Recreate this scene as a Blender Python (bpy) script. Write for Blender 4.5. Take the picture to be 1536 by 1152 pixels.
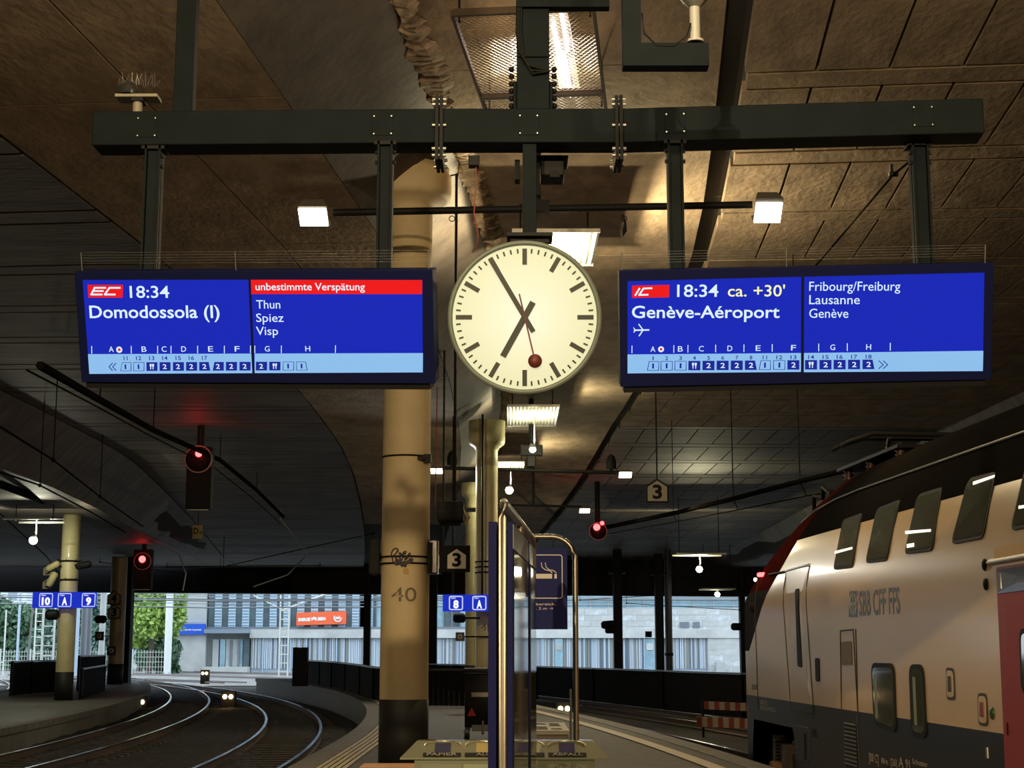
import bpy, bmesh, math, random
from mathutils import Vector, Matrix, Euler
random.seed(7)
PI = math.pi
sc = bpy.context.scene
for o in list(bpy.data.objects): bpy.data.objects.remove(o)
COL = sc.collection
# ------------------------------------------------------------ camera, world, exposure
F = 2300.0; PH = math.atan(390/F); CP, SP = math.cos(PH), math.sin(PH); EYE = 1.6
cam = bpy.data.cameras.new('camera'); co = bpy.data.objects.new('camera', cam); COL.objects.link(co)
cam.sensor_fit = 'HORIZONTAL'; cam.sensor_width = 36; cam.lens = 36*F/1536; cam.clip_end = 600; cam.clip_start = .05
co.location = (0, 0, EYE); co.rotation_euler = (PI/2+PH, 0, 0); sc.camera = co
sc.view_settings.view_transform = 'Standard'; sc.view_settings.look = 'None'
sc.view_settings.exposure = 0.0; sc.view_settings.gamma = 1.0; sc.view_settings.use_curve_mapping = False
sc.cycles.use_denoising = True
sc.cycles.max_bounces = 8; sc.cycles.sample_clamp_indirect = 4.0
sc.cycles.diffuse_bounces = 4; sc.cycles.glossy_bounces = 4
w = bpy.data.worlds.new('sky'); sc.world = w; w.use_nodes = True
bg = w.node_tree.nodes['Background']; bg.inputs[0].default_value = (.78, .9, 1.0, 1); bg.inputs[1].default_value = 2.7

WARM = (1.0, .74, .42); YEL = (1.0, .92, .56); WHT = (1.0, .97, .85)
def lamp(name, kind, loc, power, col, size=.3, aim=None, spot=None, blend=.6):
    l = bpy.data.lights.new(name, kind); l.energy = power; l.color = col
    if kind == 'SPOT': l.spot_size = math.radians(spot or 120); l.spot_blend = blend; l.shadow_soft_size = size
    elif kind == 'AREA': l.size = size
    else: l.shadow_soft_size = size
    o = bpy.data.objects.new(name, l); COL.objects.link(o); o.location = loc
    if aim is not None: o.rotation_euler = (Vector(aim)-Vector(loc)).to_track_quat('-Z', 'Y').to_euler()
    return o
# pixel -> world point at depth Y (or on the level z)
def at(px, py, Y):
    u, v = (px-768)/F, (576-py)/F; k = CP-v*SP
    return Vector((Y*u/k, Y, EYE+Y*(SP+v*CP)/k))
def atz(px, py, z):
    u, v = (px-768)/F, (576-py)/F; k = CP-v*SP; Y = (z-EYE)/((SP+v*CP)/k)
    return Vector((Y*u/k, Y, z))
# ------------------------------------------------------------ materials
MC = {}
def mat(name, col, rough=.6, metal=0, noise=0, scale=4, bump=0, emit=None, est=1, spec=.5, coat=0, stretch=None, bscale=None):
    if name in MC: return MC[name]
    m = bpy.data.materials.new(name); m.use_nodes = True; n = m.node_tree.nodes; L = m.node_tree.links
    b = n['Principled BSDF']; b.inputs['Base Color'].default_value = (*col, 1); b.inputs['Roughness'].default_value = rough
    b.inputs['Metallic'].default_value = metal; b.inputs['Specular IOR Level'].default_value = spec
    if coat: b.inputs['Coat Weight'].default_value = coat; b.inputs['Coat Roughness'].default_value = .08
    if noise or bump:
        tc = n.new('ShaderNodeTexCoord'); mp = n.new('ShaderNodeMapping'); L.new(tc.outputs['Object'], mp.inputs[0])
        if stretch: mp.inputs['Scale'].default_value = stretch
        nz = n.new('ShaderNodeTexNoise'); nz.inputs['Scale'].default_value = scale; nz.inputs['Detail'].default_value = 8; nz.inputs['Roughness'].default_value = .65
        L.new(mp.outputs[0], nz.inputs[0])
        if noise:
            cr = n.new('ShaderNodeValToRGB'); L.new(nz.outputs['Fac'], cr.inputs[0])
            cr.color_ramp.elements[0].position = .3; cr.color_ramp.elements[1].position = .7
            cr.color_ramp.elements[0].color = (*[c*(1-noise) for c in col], 1); cr.color_ramp.elements[1].color = (*[min(1, c*(1+noise*.7)) for c in col], 1)
            L.new(cr.outputs[0], b.inputs['Base Color'])
        if bump:
            nb = n.new('ShaderNodeTexNoise'); nb.inputs['Scale'].default_value = bscale or scale*3; nb.inputs['Detail'].default_value = 6
            L.new(mp.outputs[0], nb.inputs[0])
            bp = n.new('ShaderNodeBump'); bp.inputs['Strength'].default_value = bump; bp.inputs['Distance'].default_value = .03
            L.new(nb.outputs['Fac'], bp.inputs['Height']); L.new(bp.outputs[0], b.inputs['Normal'])
    if emit: b.inputs['Emission Color'].default_value = (*emit, 1); b.inputs['Emission Strength'].default_value = est
    MC[name] = m; return m
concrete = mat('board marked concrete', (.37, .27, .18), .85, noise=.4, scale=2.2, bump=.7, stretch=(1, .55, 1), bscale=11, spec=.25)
concrete_s = mat('shaded brown sloping concrete', (.075, .058, .046), .75, noise=.5, scale=1.6, bump=.6, bscale=7)  # the shade on the sloping face is put into this dark brown
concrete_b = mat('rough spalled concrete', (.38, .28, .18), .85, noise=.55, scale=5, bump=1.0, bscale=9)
concrete_d = mat('dark concrete', (.15, .125, .10), .6, noise=.5, scale=1.0, bump=.5, stretch=(.6, 2.4, 1), bscale=5, spec=.5)  # darker tone for the outer and distant roof panels and the walls
backing = mat('joint backing', (.05, .045, .04), .95)
steel = mat('dark green grey painted steel', (.006, .0105, .012), .6, noise=.3, scale=6, spec=.1)
steel_d = mat('dark steel hardware', (.012, .012, .012), .55, spec=.15)
blackm = mat('black lacquer', (.009, .009, .010), .6, spec=.15)
galv = mat('galvanised metal', (.5, .5, .47), .35, metal=.8, noise=.2, scale=20)
inox = mat('brushed stainless steel', (.33, .30, .25), .33, metal=1, noise=.1, scale=30)
creamcol = mat('cream column paint', (.60, .48, .28), .6, noise=.1, scale=2.5, bump=.05, spec=.3)
yelcol = mat('pale yellow column paint', (.66, .6, .33), .45, noise=.14, scale=2.5, coat=.1)
colbase = mat('black column base paint', (.014, .013, .012), .6, spec=.3)
numgrey = mat('grey stencil paint', (.16, .13, .09), .6)
housing = mat('display housing', (.003, .006, .05), .6, spec=.12)
asphalt = mat('platform asphalt', (.085, .075, .062), .7, noise=.35, scale=2.0, bump=.25, bscale=60)
asphalt_f = mat('worn far asphalt', (.16, .15, .12), .6, noise=.3, scale=1.5, bump=.2, bscale=40)
curb = mat('pale edge stone', (.17, .15, .12), .7, noise=.25, scale=3, bump=.2)
linepaint = mat('cream line paint', (.62, .52, .33), .6, noise=.15, scale=9)
ballast = mat('rusty ballast', (.024, .018, .014), .95, noise=.7, scale=9, bump=1.0, bscale=14)
railm = mat('worn rail steel', (.8, .82, .86), .18, metal=1)
sooty = mat('sooty overhead iron', (.012, .011, .010), .9, spec=0)
railrust = mat('rusty rail web', (.07, .04, .025), .8, noise=.3, scale=10)
sleeper_m = mat('dark sleeper', (.06, .048, .038), .85, noise=.4, scale=5)
outgravel = mat('pale yard gravel', (.23, .23, .225), .9, noise=.5, scale=.8, bump=.6, bscale=6)
signblue = mat('dark blue sign', (.010, .014, .10), .6, spec=.15)
signwhite = mat('white sign print', (.62, .58, .5), .5)
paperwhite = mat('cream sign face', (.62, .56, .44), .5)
signblack = mat('black sign print', (.008, .008, .008), .7, spec=.15)
glassd = mat('tinted window glass', (.02, .026, .02), .06, spec=.8)
rubber = mat('black rubber', (.010, .010, .010), .65, spec=.2)
def emis(name, col, s=1.0):
    return mat(name, tuple(c*.02 for c in col), .8, emit=col, est=s, spec=.05)
lcd_blue = emis('lit blue screen', (.010, .022, .46), 1.0)
lcd_red = emis('lit red screen', (.85, .012, .012), 1.0)
lcd_ltblue = emis('lit pale blue screen', (.27, .52, .84), 1.0)
lcd_white = emis('lit white lettering', (.72, .88, 1.0), 1.0)
lcd_yel = emis('lit yellow lettering', (.95, .93, .45), 1.0)
lcd_navy = emis('lit navy symbol', (.012, .022, .30), 1.0)
lamp_glow = emis('lamp glass glowing', (1.0, .93, .75), 9)
lamp_star = emis('lamp bulb glowing', (.95, .98, .9), 40)
redlens = emis('red signal lens', (1.0, .05, .05), 9)
orangelens = emis('warm marker lens', (1.0, .72, .35), 9)
# ------------------------------------------------------------ mesh builder
class MB:
    def __init__(s, M=None): s.v = []; s.f = []; s.mi = []; s.M = M or Matrix(); s.sm = []
    def add(s, vs, fs, mi=0, smooth=False):
        b = len(s.v); s.v += [s.M @ Vector(v) for v in vs]; s.f += [tuple(i+b for i in f) for f in fs]
        s.mi += [mi]*len(fs); s.sm += [smooth]*len(fs); return s
    def box(s, x0, x1, y0, y1, z0, z1, mi=0):
        return s.add([(x0,y0,z0),(x1,y0,z0),(x1,y1,z0),(x0,y1,z0),(x0,y0,z1),(x1,y0,z1),(x1,y1,z1),(x0,y1,z1)],
                     [(3,2,1,0),(4,5,6,7),(0,1,5,4),(1,2,6,5),(2,3,7,6),(3,0,4,7)], mi)
    def cb(s, c, sz, R=None, mi=0, taper=1.0):
        R = R or Matrix.Identity(3); c = Vector(c); h = [d/2 for d in sz]; vs = []
        for z in (-1, 1):
            t = 1 if z < 0 else taper
            for x, y in ((-1,-1),(1,-1),(1,1),(-1,1)): vs.append(c+R@Vector((x*h[0]*t, y*h[1]*t, z*h[2])))
        return s.add(vs, [(3,2,1,0),(4,5,6,7),(0,1,5,4),(1,2,6,5),(2,3,7,6),(3,0,4,7)], mi)
    def tube(s, pts, r, n=10, mi=0, cap=True):
        pts = [Vector(p) for p in pts]; rr = r if isinstance(r, (list, tuple)) else [r]*len(pts)
        vs = []; up = Vector((0, 0, 1))
        for i, p in enumerate(pts):
            t = (pts[min(i+1, len(pts)-1)]-pts[max(i-1, 0)]).normalized()
            a = t.cross(up if abs(t.dot(up)) < .95 else Vector((0, 1, 0))).normalized(); b = t.cross(a)
            if abs(t.dot(up)) >= .95: pass
            for k in range(n): vs.append(p+(a*math.cos(2*PI*k/n)+b*math.sin(2*PI*k/n))*rr[i])
        fs = [(i*n+k, i*n+(k+1) % n, (i+1)*n+(k+1) % n, (i+1)*n+k) for i in range(len(pts)-1) for k in range(n)]
        s.add(vs, fs, mi, True)
        if cap:
            m = len(pts)-1; s.add([vs[k] for k in range(n)], [tuple(range(n))[::-1]], mi); s.add([vs[m*n+k] for k in range(n)], [tuple(range(n))], mi)
        return s
    def lathe(s, c, prof, n=32, mi=0, axis='z'):
        vs = []; c = Vector(c)
        for r, z in prof:
            for k in range(n):
                a = 2*PI*k/n
                if axis == 'z': vs.append(c+Vector((r*math.cos(a), r*math.sin(a), z)))
                else: vs.append(c+Vector((r*math.cos(a), z, r*math.sin(a))))
        fs = [(i*n+k, i*n+(k+1) % n, (i+1)*n+(k+1) % n, (i+1)*n+k) for i in range(len(prof)-1) for k in range(n)]
        if axis != 'z': fs = [f[::-1] for f in fs]
        return s.add(vs, fs, mi, True)
    def ext(s, poly, y0, y1, mi=0):
        """poly in local XZ extruded along Y"""
        n = len(poly); vs = [(p[0], y0, p[1]) for p in poly]+[(p[0], y1, p[1]) for p in poly]
        fs = [tuple(range(n)), tuple(range(2*n-1, n-1, -1))]+[(i, i+n, (i+1) % n+n, (i+1) % n) for i in range(n)]
        return s.add(vs, fs, mi)
    def sphere(s, c, r, n=12, mi=0, sz=(1,1,1)):
        c = Vector(c); vs = []; m = n//2
        for i in range(m+1):
            for k in range(n):
                a, b = 2*PI*k/n, PI*i/m
                vs.append(c+Vector((r*sz[0]*math.sin(b)*math.cos(a), r*sz[1]*math.sin(b)*math.sin(a), r*sz[2]*math.cos(b))))
        return s.add(vs, [(i*n+k, (i+1)*n+k, (i+1)*n+(k+1) % n, i*n+(k+1) % n) for i in range(m) for k in range(n)], mi, True)
def rrect(x0, x1, z0, z1, r, n=4):
    out = []
    for cx, cz, a0 in ((x1-r, z1-r, 0), (x0+r, z1-r, 90), (x0+r, z0+r, 180), (x1-r, z0+r, 270)):
        for k in range(n+1):
            a = math.radians(a0+90*k/n); out.append((cx+r*math.cos(a), cz+r*math.sin(a)))
    return out
WM = {}
def tag(o, label=None, cat=None, group=None, kind=None):
    if label: o['label'] = label
    if cat: o['category'] = cat
    if group: o['group'] = group
    if kind: o['kind'] = kind
    return o
def thing(name, label, cat, M=(0,0,0), group=None):
    o = bpy.data.objects.new(name, None); COL.objects.link(o); o.empty_display_size = .1
    if not isinstance(M, Matrix): M = Matrix.Translation(Vector(M))
    o.matrix_world = M; WM[o] = M.copy(); return tag(o, label, cat, group)
def obj(name, mb, m, parent=None, local=False, bevel=0, origin=None):
    me = bpy.data.meshes.new(name)
    P = WM.get(parent, Matrix()) if parent else Matrix()
    if parent and not local: I = P.inverted(); vs = [I @ v for v in mb.v]
    elif origin is not None: vs = [v-Vector(origin) for v in mb.v]
    else: vs = mb.v
    me.from_pydata(vs, [], mb.f)
    ms = m if isinstance(m, (list, tuple)) else [m]
    for x in ms: me.materials.append(x)
    me.polygons.foreach_set('material_index', mb.mi); me.polygons.foreach_set('use_smooth', mb.sm); me.update()
    o = bpy.data.objects.new(name, me); COL.objects.link(o)
    if parent: o.parent = parent; WM[o] = P
    elif origin is not None: o.location = origin; WM[o] = Matrix.Translation(Vector(origin))
    if bevel:
        b = o.modifiers.new('bevel', 'BEVEL'); b.width = bevel; b.segments = 2; b.limit_method = 'ANGLE'
    return o
def link_mesh(name, me, parent, M):
    o = bpy.data.objects.new(name, me); COL.objects.link(o); o.parent = parent
    o.matrix_local = WM.get(parent, Matrix()).inverted() @ M; WM[o] = M; return o
def copy_tree(o, loc=None, parent=None, label=None):
    c = o.copy(); COL.objects.link(c)
    if parent: c.parent = parent
    if loc is not None: c.location = loc
    if label: c['label'] = label
    for ch in list(o.children): copy_tree(ch, None, c)
    return c
TC = {}
def tmesh(s, bold=0.0):
    k = (s, bold)
    if k in TC: return TC[k]
    cu = bpy.data.curves.new('t', 'FONT'); cu.body = s; cu.size = 1; cu.offset = bold; cu.resolution_u = 3; cu.extrude = .5
    ob = bpy.data.objects.new('t', cu); COL.objects.link(ob)
    dg = bpy.context.evaluated_depsgraph_get(); dg.update()
    me = bpy.data.meshes.new_from_object(ob.evaluated_get(dg))
    V = [v.co.copy() for v in me.vertices]; Fc = [tuple(p.vertices) for p in me.polygons]
    bpy.data.objects.remove(ob); bpy.data.meshes.remove(me)
    TC[k] = (V, Fc); return TC[k]
CAPH = max(v.y for v in tmesh('H')[0])
def text(mb, s, x0, x1, zb, h, y=0, bold=0.0, th=.004, slant=0, mi=0):
    """text in the local XZ plane, facing -Y; x0..x1 width, baseline zb, cap height h"""
    V, Fc = tmesh(s, bold); a = min(v.x for v in V); b = max(v.x for v in V); k = (x1-x0)/max(b-a, 1e-6)
    return mb.add([(x0+(v.x-a)*k+slant*v.y*h/CAPH, y-v.z*th, zb+v.y*h/CAPH) for v in V], Fc, mi)
def cyl(p0, p1, r, n=12): return MB().tube([p0, p1], r, n)
def yaw(a): return Matrix.Rotation(a, 4, 'Z')
# ------------------------------------------------------------ alignments
def spl(pts):
    def f(x):
        if x <= pts[0][0]: i = 0
        elif x >= pts[-1][0]: i = len(pts)-2
        else: i = max(j for j in range(len(pts)-1) if pts[j][0] <= x)
        def sl(j):
            j = max(0, min(len(pts)-1, j)); a = max(0, j-1); b = min(len(pts)-1, j+1)
            return (pts[b][1]-pts[a][1])/(pts[b][0]-pts[a][0])
        (x0, y0), (x1, y1) = pts[i], pts[i+1]; h = x1-x0; t = (x-x0)/h
        if t < 0: return y0+sl(i)*(x-x0)
        if t > 1: return y1+sl(i+1)*(x-x1)
        m0, m1 = sl(i)*h, sl(i+1)*h
        return (2*t**3-3*t*t+1)*y0+(t**3-2*t*t+t)*m0+(-2*t**3+3*t*t)*y1+(t**3-t*t)*m1
    return f
S = spl([(-15, -.75), (0, .75), (15.3, 2.3), (24.4, 3.09), (32, 3.32), (41, 3.29), (50, 3.0), (60, 2.4), (72, 1.4), (86, 0)])
def cen8(Y): return -4.85-.004*max(0, Y-26)**2
def cen9(Y): return -9.3-.003*max(0, Y-28)**2
def edL(Y): return cen8(Y)+1.9
def edR(Y): return 3.46-.08*(Y-20.6)-(.0025*(Y-20.6)**2 if Y > 15 else .0025*31-.0*(Y))
def cen7(Y): return edR(Y)+1.68
def cen6(Y): return cen7(Y)+4.1
def cen10(Y): return cen9(Y)-9.1
def off(fn, Y, d):
    e = .01; m = (fn(Y+e)-fn(Y-e))/(2*e); n = math.hypot(1, m); return fn(Y)+d/n, Y-d*m/n
def sweep(fn, Y0, Y1, prof, step=1.0):
    """sweep a profile [(d,z)] along an alignment"""
    mb = MB(); n = max(1, round((Y1-Y0)/step)); P = []
    for i in range(n+1):
        Y = Y0+(Y1-Y0)*i/n
        for d, z in prof: x, y = off(fn, Y, d); P.append((x, y, z))
    m = len(prof)
    fs = [(i*m+k, i*m+(k+1) % m, (i+1)*m+(k+1) % m, (i+1)*m+k) for i in range(n) for k in range(m)]
    fs += [tuple(range(m))[::-1], tuple(n*m+k for k in range(m))]
    return mb.add(P, fs)
def sstep(a, b, x): t = max(0, min(1, (x-a)/(b-a))); return t*t*(3-2*t)
def cz(d, Y):
    if d < -4.7: z = 7.3-1.3*sstep(-15, -16.3, d)
    elif d < -3.5: z = 8.3-(-3.5-d)/1.2
    else: z = 8.3-1.9*sstep(10.5, 12, d)
    return max(z-max(0, Y-48)*.06, min(z, 5.7))
def cpos(d, Y, dz=0): x, y = off(S, Y, d); return Vector((x, y, cz(d, Y)+dz))
# ============================================================ THE SETTING
def slabquad(mb, d0, d1, Y0, Y1, lo=0, hi=.14, mi=0):
    c = [(d0, Y0), (d1, Y0), (d1, Y1), (d0, Y1)]
    mb.add([cpos(d, Y, lo) for d, Y in c]+[cpos(d, Y, hi) for d, Y in c], [(3,2,1,0),(4,5,6,7),(0,1,5,4),(1,2,6,5),(2,3,7,6),(3,0,4,7)], mi)
    return mb
mb = MB(); ds = [-46, -40, -34, -28, -22, -16.3, -15.6, -15, -10, -4.7, -3.5, 0, 5, 10.5, 11.2, 12, 18, 26, 34, 42]; Ys = [-16+i*3 for i in range(35)]
vs = [cpos(d, Y, .16) for Y in Ys for d in ds]; n = len(ds)
mb.add(vs, [(i*n+k, i*n+k+1, (i+1)*n+k+1, (i+1)*n+k) for i in range(len(Ys)-1) for k in range(n-1)])
ceiling = tag(obj('ceiling', mb, backing), kind='structure')
cnt = {'p': 0}
def panel(d0, d1, Y0, Y1, m, gap=.02, name='panel', lo=0):
    mb = slabquad(MB(), d0+gap, d1-gap, Y0+gap, Y1-gap, lo); obj(name, mb, m, ceiling); cnt['p'] += 1
# central spine over the platform: wide cast bays
Y = 11.0
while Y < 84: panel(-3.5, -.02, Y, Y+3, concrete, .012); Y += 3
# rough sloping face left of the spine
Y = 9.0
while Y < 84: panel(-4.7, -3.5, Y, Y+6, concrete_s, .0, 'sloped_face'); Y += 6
sp = MB(); vs = []; n = 700; w1 = w2 = .1
for i in range(n+1):   # broken arris along the spine's left edge
    Y = 11+i*.06; w1 += random.gauss(0, .035)-(w1-.16)*.15; w2 += random.gauss(0, .03)-(w2-.1)*.2
    for k, (d, z) in enumerate(((-3.5-abs(w1)*.5, .05), (-3.5-abs(w1)*.4, -.02), (-3.5, -.07-.04*random.random()), (-3.44+abs(w2)*.5, -.06-.04*random.random()), (-3.4+abs(w2), -.015), (-3.38+abs(w2)*1.1, .05))): vs.append(cpos(d, Y, z))
sp.add(vs, [(i*6+k, i*6+k+1, (i+1)*6+k+1, (i+1)*6+k) for i in range(n) for k in range(5)])
o = obj('rough_arris', sp, concrete_b, ceiling); o['kind'] = 'stuff'
# left smooth zone with long boards
for d0, d1 in ((-6.2, -4.7), (-8.2, -6.2)):
    Y = 9.0
    while Y < 60: panel(d0, d1, Y, Y+6, concrete, .014); Y += 6
# ribbed zone over track 8
Y = 10.0
while Y < 84:
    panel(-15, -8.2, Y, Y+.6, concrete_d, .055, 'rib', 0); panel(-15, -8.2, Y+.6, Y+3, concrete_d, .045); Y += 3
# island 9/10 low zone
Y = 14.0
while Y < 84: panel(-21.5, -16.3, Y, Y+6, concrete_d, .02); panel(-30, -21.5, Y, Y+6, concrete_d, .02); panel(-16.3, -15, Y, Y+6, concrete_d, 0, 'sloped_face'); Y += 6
# right zone: ribs every 3 m with board panels between, widths .85
Y = 11.4; k = 0; rest = MB()
while Y < 84:
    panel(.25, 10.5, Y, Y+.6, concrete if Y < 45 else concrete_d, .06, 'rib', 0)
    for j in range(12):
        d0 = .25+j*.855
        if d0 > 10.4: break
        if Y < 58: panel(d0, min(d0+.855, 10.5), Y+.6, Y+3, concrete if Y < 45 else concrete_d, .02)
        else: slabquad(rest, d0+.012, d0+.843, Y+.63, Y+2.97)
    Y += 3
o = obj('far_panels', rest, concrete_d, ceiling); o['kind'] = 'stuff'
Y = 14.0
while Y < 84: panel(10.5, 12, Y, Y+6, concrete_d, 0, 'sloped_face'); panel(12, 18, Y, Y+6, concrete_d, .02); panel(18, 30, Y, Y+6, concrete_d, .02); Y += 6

tag(obj('floor', sweep(lambda y: 0, -16, 88, [(-46, -.76), (42, -.76), (42, -.9), (-46, -.9)], 30), ballast), kind='structure')
tag(obj('ground', MB().box(-160, 160, 88, 320, -.95, -.72), outgravel), kind='structure')
tag(obj('wall_left', MB().box(-42.4, -42, -16, 86, -.8, 9), concrete_d), kind='structure')
tag(obj('wall_right', MB().box(38, 38.4, -16, 86, -.8, 9), concrete_d), kind='structure')
tag(obj('wall_back', MB().box(-42, 38, -16.4, -16, -.8, 9), concrete_d), kind='structure')
a, b = at(0, 888, 85), at(1100, 895, 85)
mb = MB(); zs = lambda x: a.z+(b.z-a.z)*(x-a.x)/(b.x-a.x)
mb.add([(-42, 84.4, zs(-42)), (38, 84.4, zs(38)), (38, 85.4, zs(38)), (-42, 85.4, zs(-42)), (-42, 84.4, 9), (38, 84.4, 9), (38, 85.4, 9), (-42, 85.4, 9)],
       [(3,2,1,0),(4,5,6,7),(0,1,5,4),(1,2,6,5),(2,3,7,6),(3,0,4,7)])
tag(obj('trim_1', mb, blackm, ), kind='structure')
# ---- platforms
def platform(name, fl, fr, Y0, Y1, z, m, edge):
    mb = MB(); n = round((Y1-Y0)/1.0); vs = []
    for i in range(n+1):
        Y = Y0+(Y1-Y0)*i/n
        for x, zz in ((fl(Y)+.05, -.76), (fl(Y)+.05, z-.16), (fl(Y)+.36, z-.01), (fr(Y)-.36, z-.01), (fr(Y)-.05, z-.16), (fr(Y)-.05, -.76)): vs.append((x, Y, zz))
    mb.add(vs, [(i*6+k, i*6+k+1, (i+1)*6+k+1, (i+1)*6+k) for i in range(n) for k in range(5)]+[(0,1,2,3,4,5), tuple(n*6+k for k in range(5, -1, -1))])
    mb.f = [f[::-1] if len(f) == 4 else f for f in mb.f]
    for j, f in enumerate(mb.f):
        if len(f) == 4 and (j % 5) in (0, 1, 3, 4): mb.mi[j] = 1
    p = tag(obj(name, mb, [m, curb]), kind='structure')
    for fn, sg in ((fl, 1), (fr, -1)):
        Y = Y0+.01
        while Y < Y1-1:
            L = 1.0 if Y < 70 else 4
            xs = [off(fn, Y+.01, 0), off(fn, Y+L-.01, 0), off(fn, Y+L-.01, sg*.36), off(fn, Y+.01, sg*.36)]
            s2 = MB(); s2.add([(x, y, z-.16) for x, y in xs]+[(x, y, z) for x, y in xs], [(3,2,1,0),(4,5,6,7),(0,1,5,4),(1,2,6,5),(2,3,7,6),(3,0,4,7)])
            if sg < 0: s2.f = [f[::-1] for f in s2.f]
            if Y > 8: obj(edge, s2, curb, p)
            Y += L
    return p
plat = platform('platform', edL, edR, -14, 74, 0, asphalt, 'edge_stone')
fl9 = lambda Y: cen9(Y)-7.4; fr9 = lambda Y: cen9(Y)-1.62
isl = platform('island_platform', fl9, fr9, 16, 78, -.2, asphalt_f, 'edge_stone')
for nme, fn, d0, pts in (('guide_line', edL, .42, 5), ('safety_line', edR, -.78, 1)):
    for k in range(pts):
        if pts == 5: d = d0+k*.085; wd = .03; m = linepaint
        else: d = d0; wd = .11; m = linepaint
        o = obj(nme, sweep(fn, 8, 46 if pts > 1 else 60, [(d-wd, .0), (d+wd, .0), (d+wd, .008), (d-wd, .008)][::1], 1.0), m, plat)
# ---- tracks
def track(name, fn, Y0, Y1, label, sl=None, zr=-.55):
    t = thing(name, label, 'track', (fn(Y0), Y0, -.76))
    for d in (-.75, .75):
        pr = [(d-.035, zr-.03), (d+.035, zr-.03), (d+.035, zr), (d-.035, zr)]
        obj('rail', sweep(fn, Y0, Y1, [(d+.036, zr-.02), (d+.036, zr), (d-.036, zr), (d-.036, zr-.02)], 1.0), railm, t)
        obj('rail_web', sweep(fn, Y0, Y1, [(d+.07, zr-.17), (d+.012, zr-.14), (d+.012, zr-.02), (d-.012, zr-.02), (d-.012, zr-.14), (d-.07, zr-.17)], 1.0), railrust, t)
    if sl:
        me = None; Y = sl[0]
        while Y < sl[1]:
            m = (fn(Y+.01)-fn(Y-.01))/.02
            M = Matrix.Translation((fn(Y), Y, zr-.2)) @ yaw(-math.atan(m))
            if me is None:
                q = MB().cb((0, 0, 0), (2.5, .25, .1), taper=.95); me = bpy.data.meshes.new('sleeper'); me.from_pydata(q.v, [], q.f); me.materials.append(sleeper_m)
            link_mesh('sleeper', me, t, M); Y += .63
    return t
track('railway_track', cen8, 14, 112, 'curved track directly left of the near platform', (24, 62))
track('railway_track', cen9, 16, 112, 'curved track beside the far left island platform', (26, 62))
track('railway_track', cen7, 18, 80, 'track running under the parked double deck train', (20, 40))
track('railway_track', cen6, 22, 84, 'dark track between the train and the far black fence')
track('railway_track', cen10, 30, 112, 'shiny track curving beyond the left edge of the island platform')
# ballast shoulders: bumpy mound between tracks
mb = MB(); vs = []; nx, ny = 90, 190
for j in range(ny+1):
    Y = 20+j*.36
    for i in range(nx+1):
        d = -7.2+i*(8.6/nx); x, y = off(cen8, Y, d); vs.append((x, y, -.745+.05*random.random()+.03*math.sin(d*2+Y*.3)))
mb.add(vs, [(j*(nx+1)+i, j*(nx+1)+i+1, (j+1)*(nx+1)+i+1, (j+1)*(nx+1)+i) for j in range(ny) for i in range(nx)])
tag(obj('ballast_bed', mb, ballast), 'dark rusty stone ballast between the two curved tracks', 'ballast', kind='stuff')
# ============================================================ COLUMNS
def column(label, base, r, ztop, prof, paint, ring=None):
    t = thing('column', label, 'column', base); b = Vector(base)
    obj('base_band', MB().lathe(b, [(0, 0), (r+.006, 0), (r+.006, .9), (0, .9)], 40), colbase, t)
    obj('shaft', MB().lathe(b, [(r, .88), (r, ztop-1.0-b.z)], 40), paint, t)
    obj('capital', MB().lathe(b, [(q, ztop-b.z-z) for q, z in prof], 40), paint, t)
    return t
c40 = atz(599, 1150, 0); c40.y = 20.2; c40.x = (610-768)/F*20.2*.985-.03; c40.z = 0
R40 = .315
t40 = column('thick cream column stencilled 40 between left display and clock', c40, R40, 8.0,
    [(R40, 1.05), (R40, .60), (R40+.03, .52), (.50, .46), (.56, .42), (.57, .36), (.57, .12), (.54, .08), (.54, 0), (0, 0)], creamcol)
def on_col(c, r, px, Y=None):
    """point on a column's face under a photo column px"""
    return (px)
def wrap_text(parent, c, r, s, zb, h, width, m, a0=0, bold=0.0, name='numeral'):
    V, Fc = tmesh(s, bold); xa = min(v.x for v in V); xb = max(v.x for v in V); k = width/(xb-xa)
    vs = []
    for v in V:
        x = (v.x-xa)*k-width/2; a = x/r+a0; rr = r+.003+(v.z+.5)*.002
        vs.append((c.x+rr*math.sin(a), c.y-rr*math.cos(a), zb+v.y*h/CAPH))
    return obj(name, MB().add(vs, Fc), m, parent)
z40 = at(600, 902, c40.y-.3).z
wrap_text(t40, c40, R40, '40', z40, .175, .33, numgrey, a0=0.02)
for zp, nm in ((at(600, 835, 20).z, 'strap'), (at(600, 845, 20).z, 'strap'), (at(600, 684, 20).z, 'strap')):
    obj(nm, MB().lathe((c40.x, c40.y, zp), [(R40+.001, -.012), (R40+.009, -.012), (R40+.009, .012), (R40+.001, .012)], 40), steel_d, t40)
zb = at(600, 857, 20).z
obj('sticker', MB().cb((c40.x+.03, c40.y-R40-.001, zb), (.07, .006, .07)), mat('ochre sticker', (.45, .25, .03), .5), t40)
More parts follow.
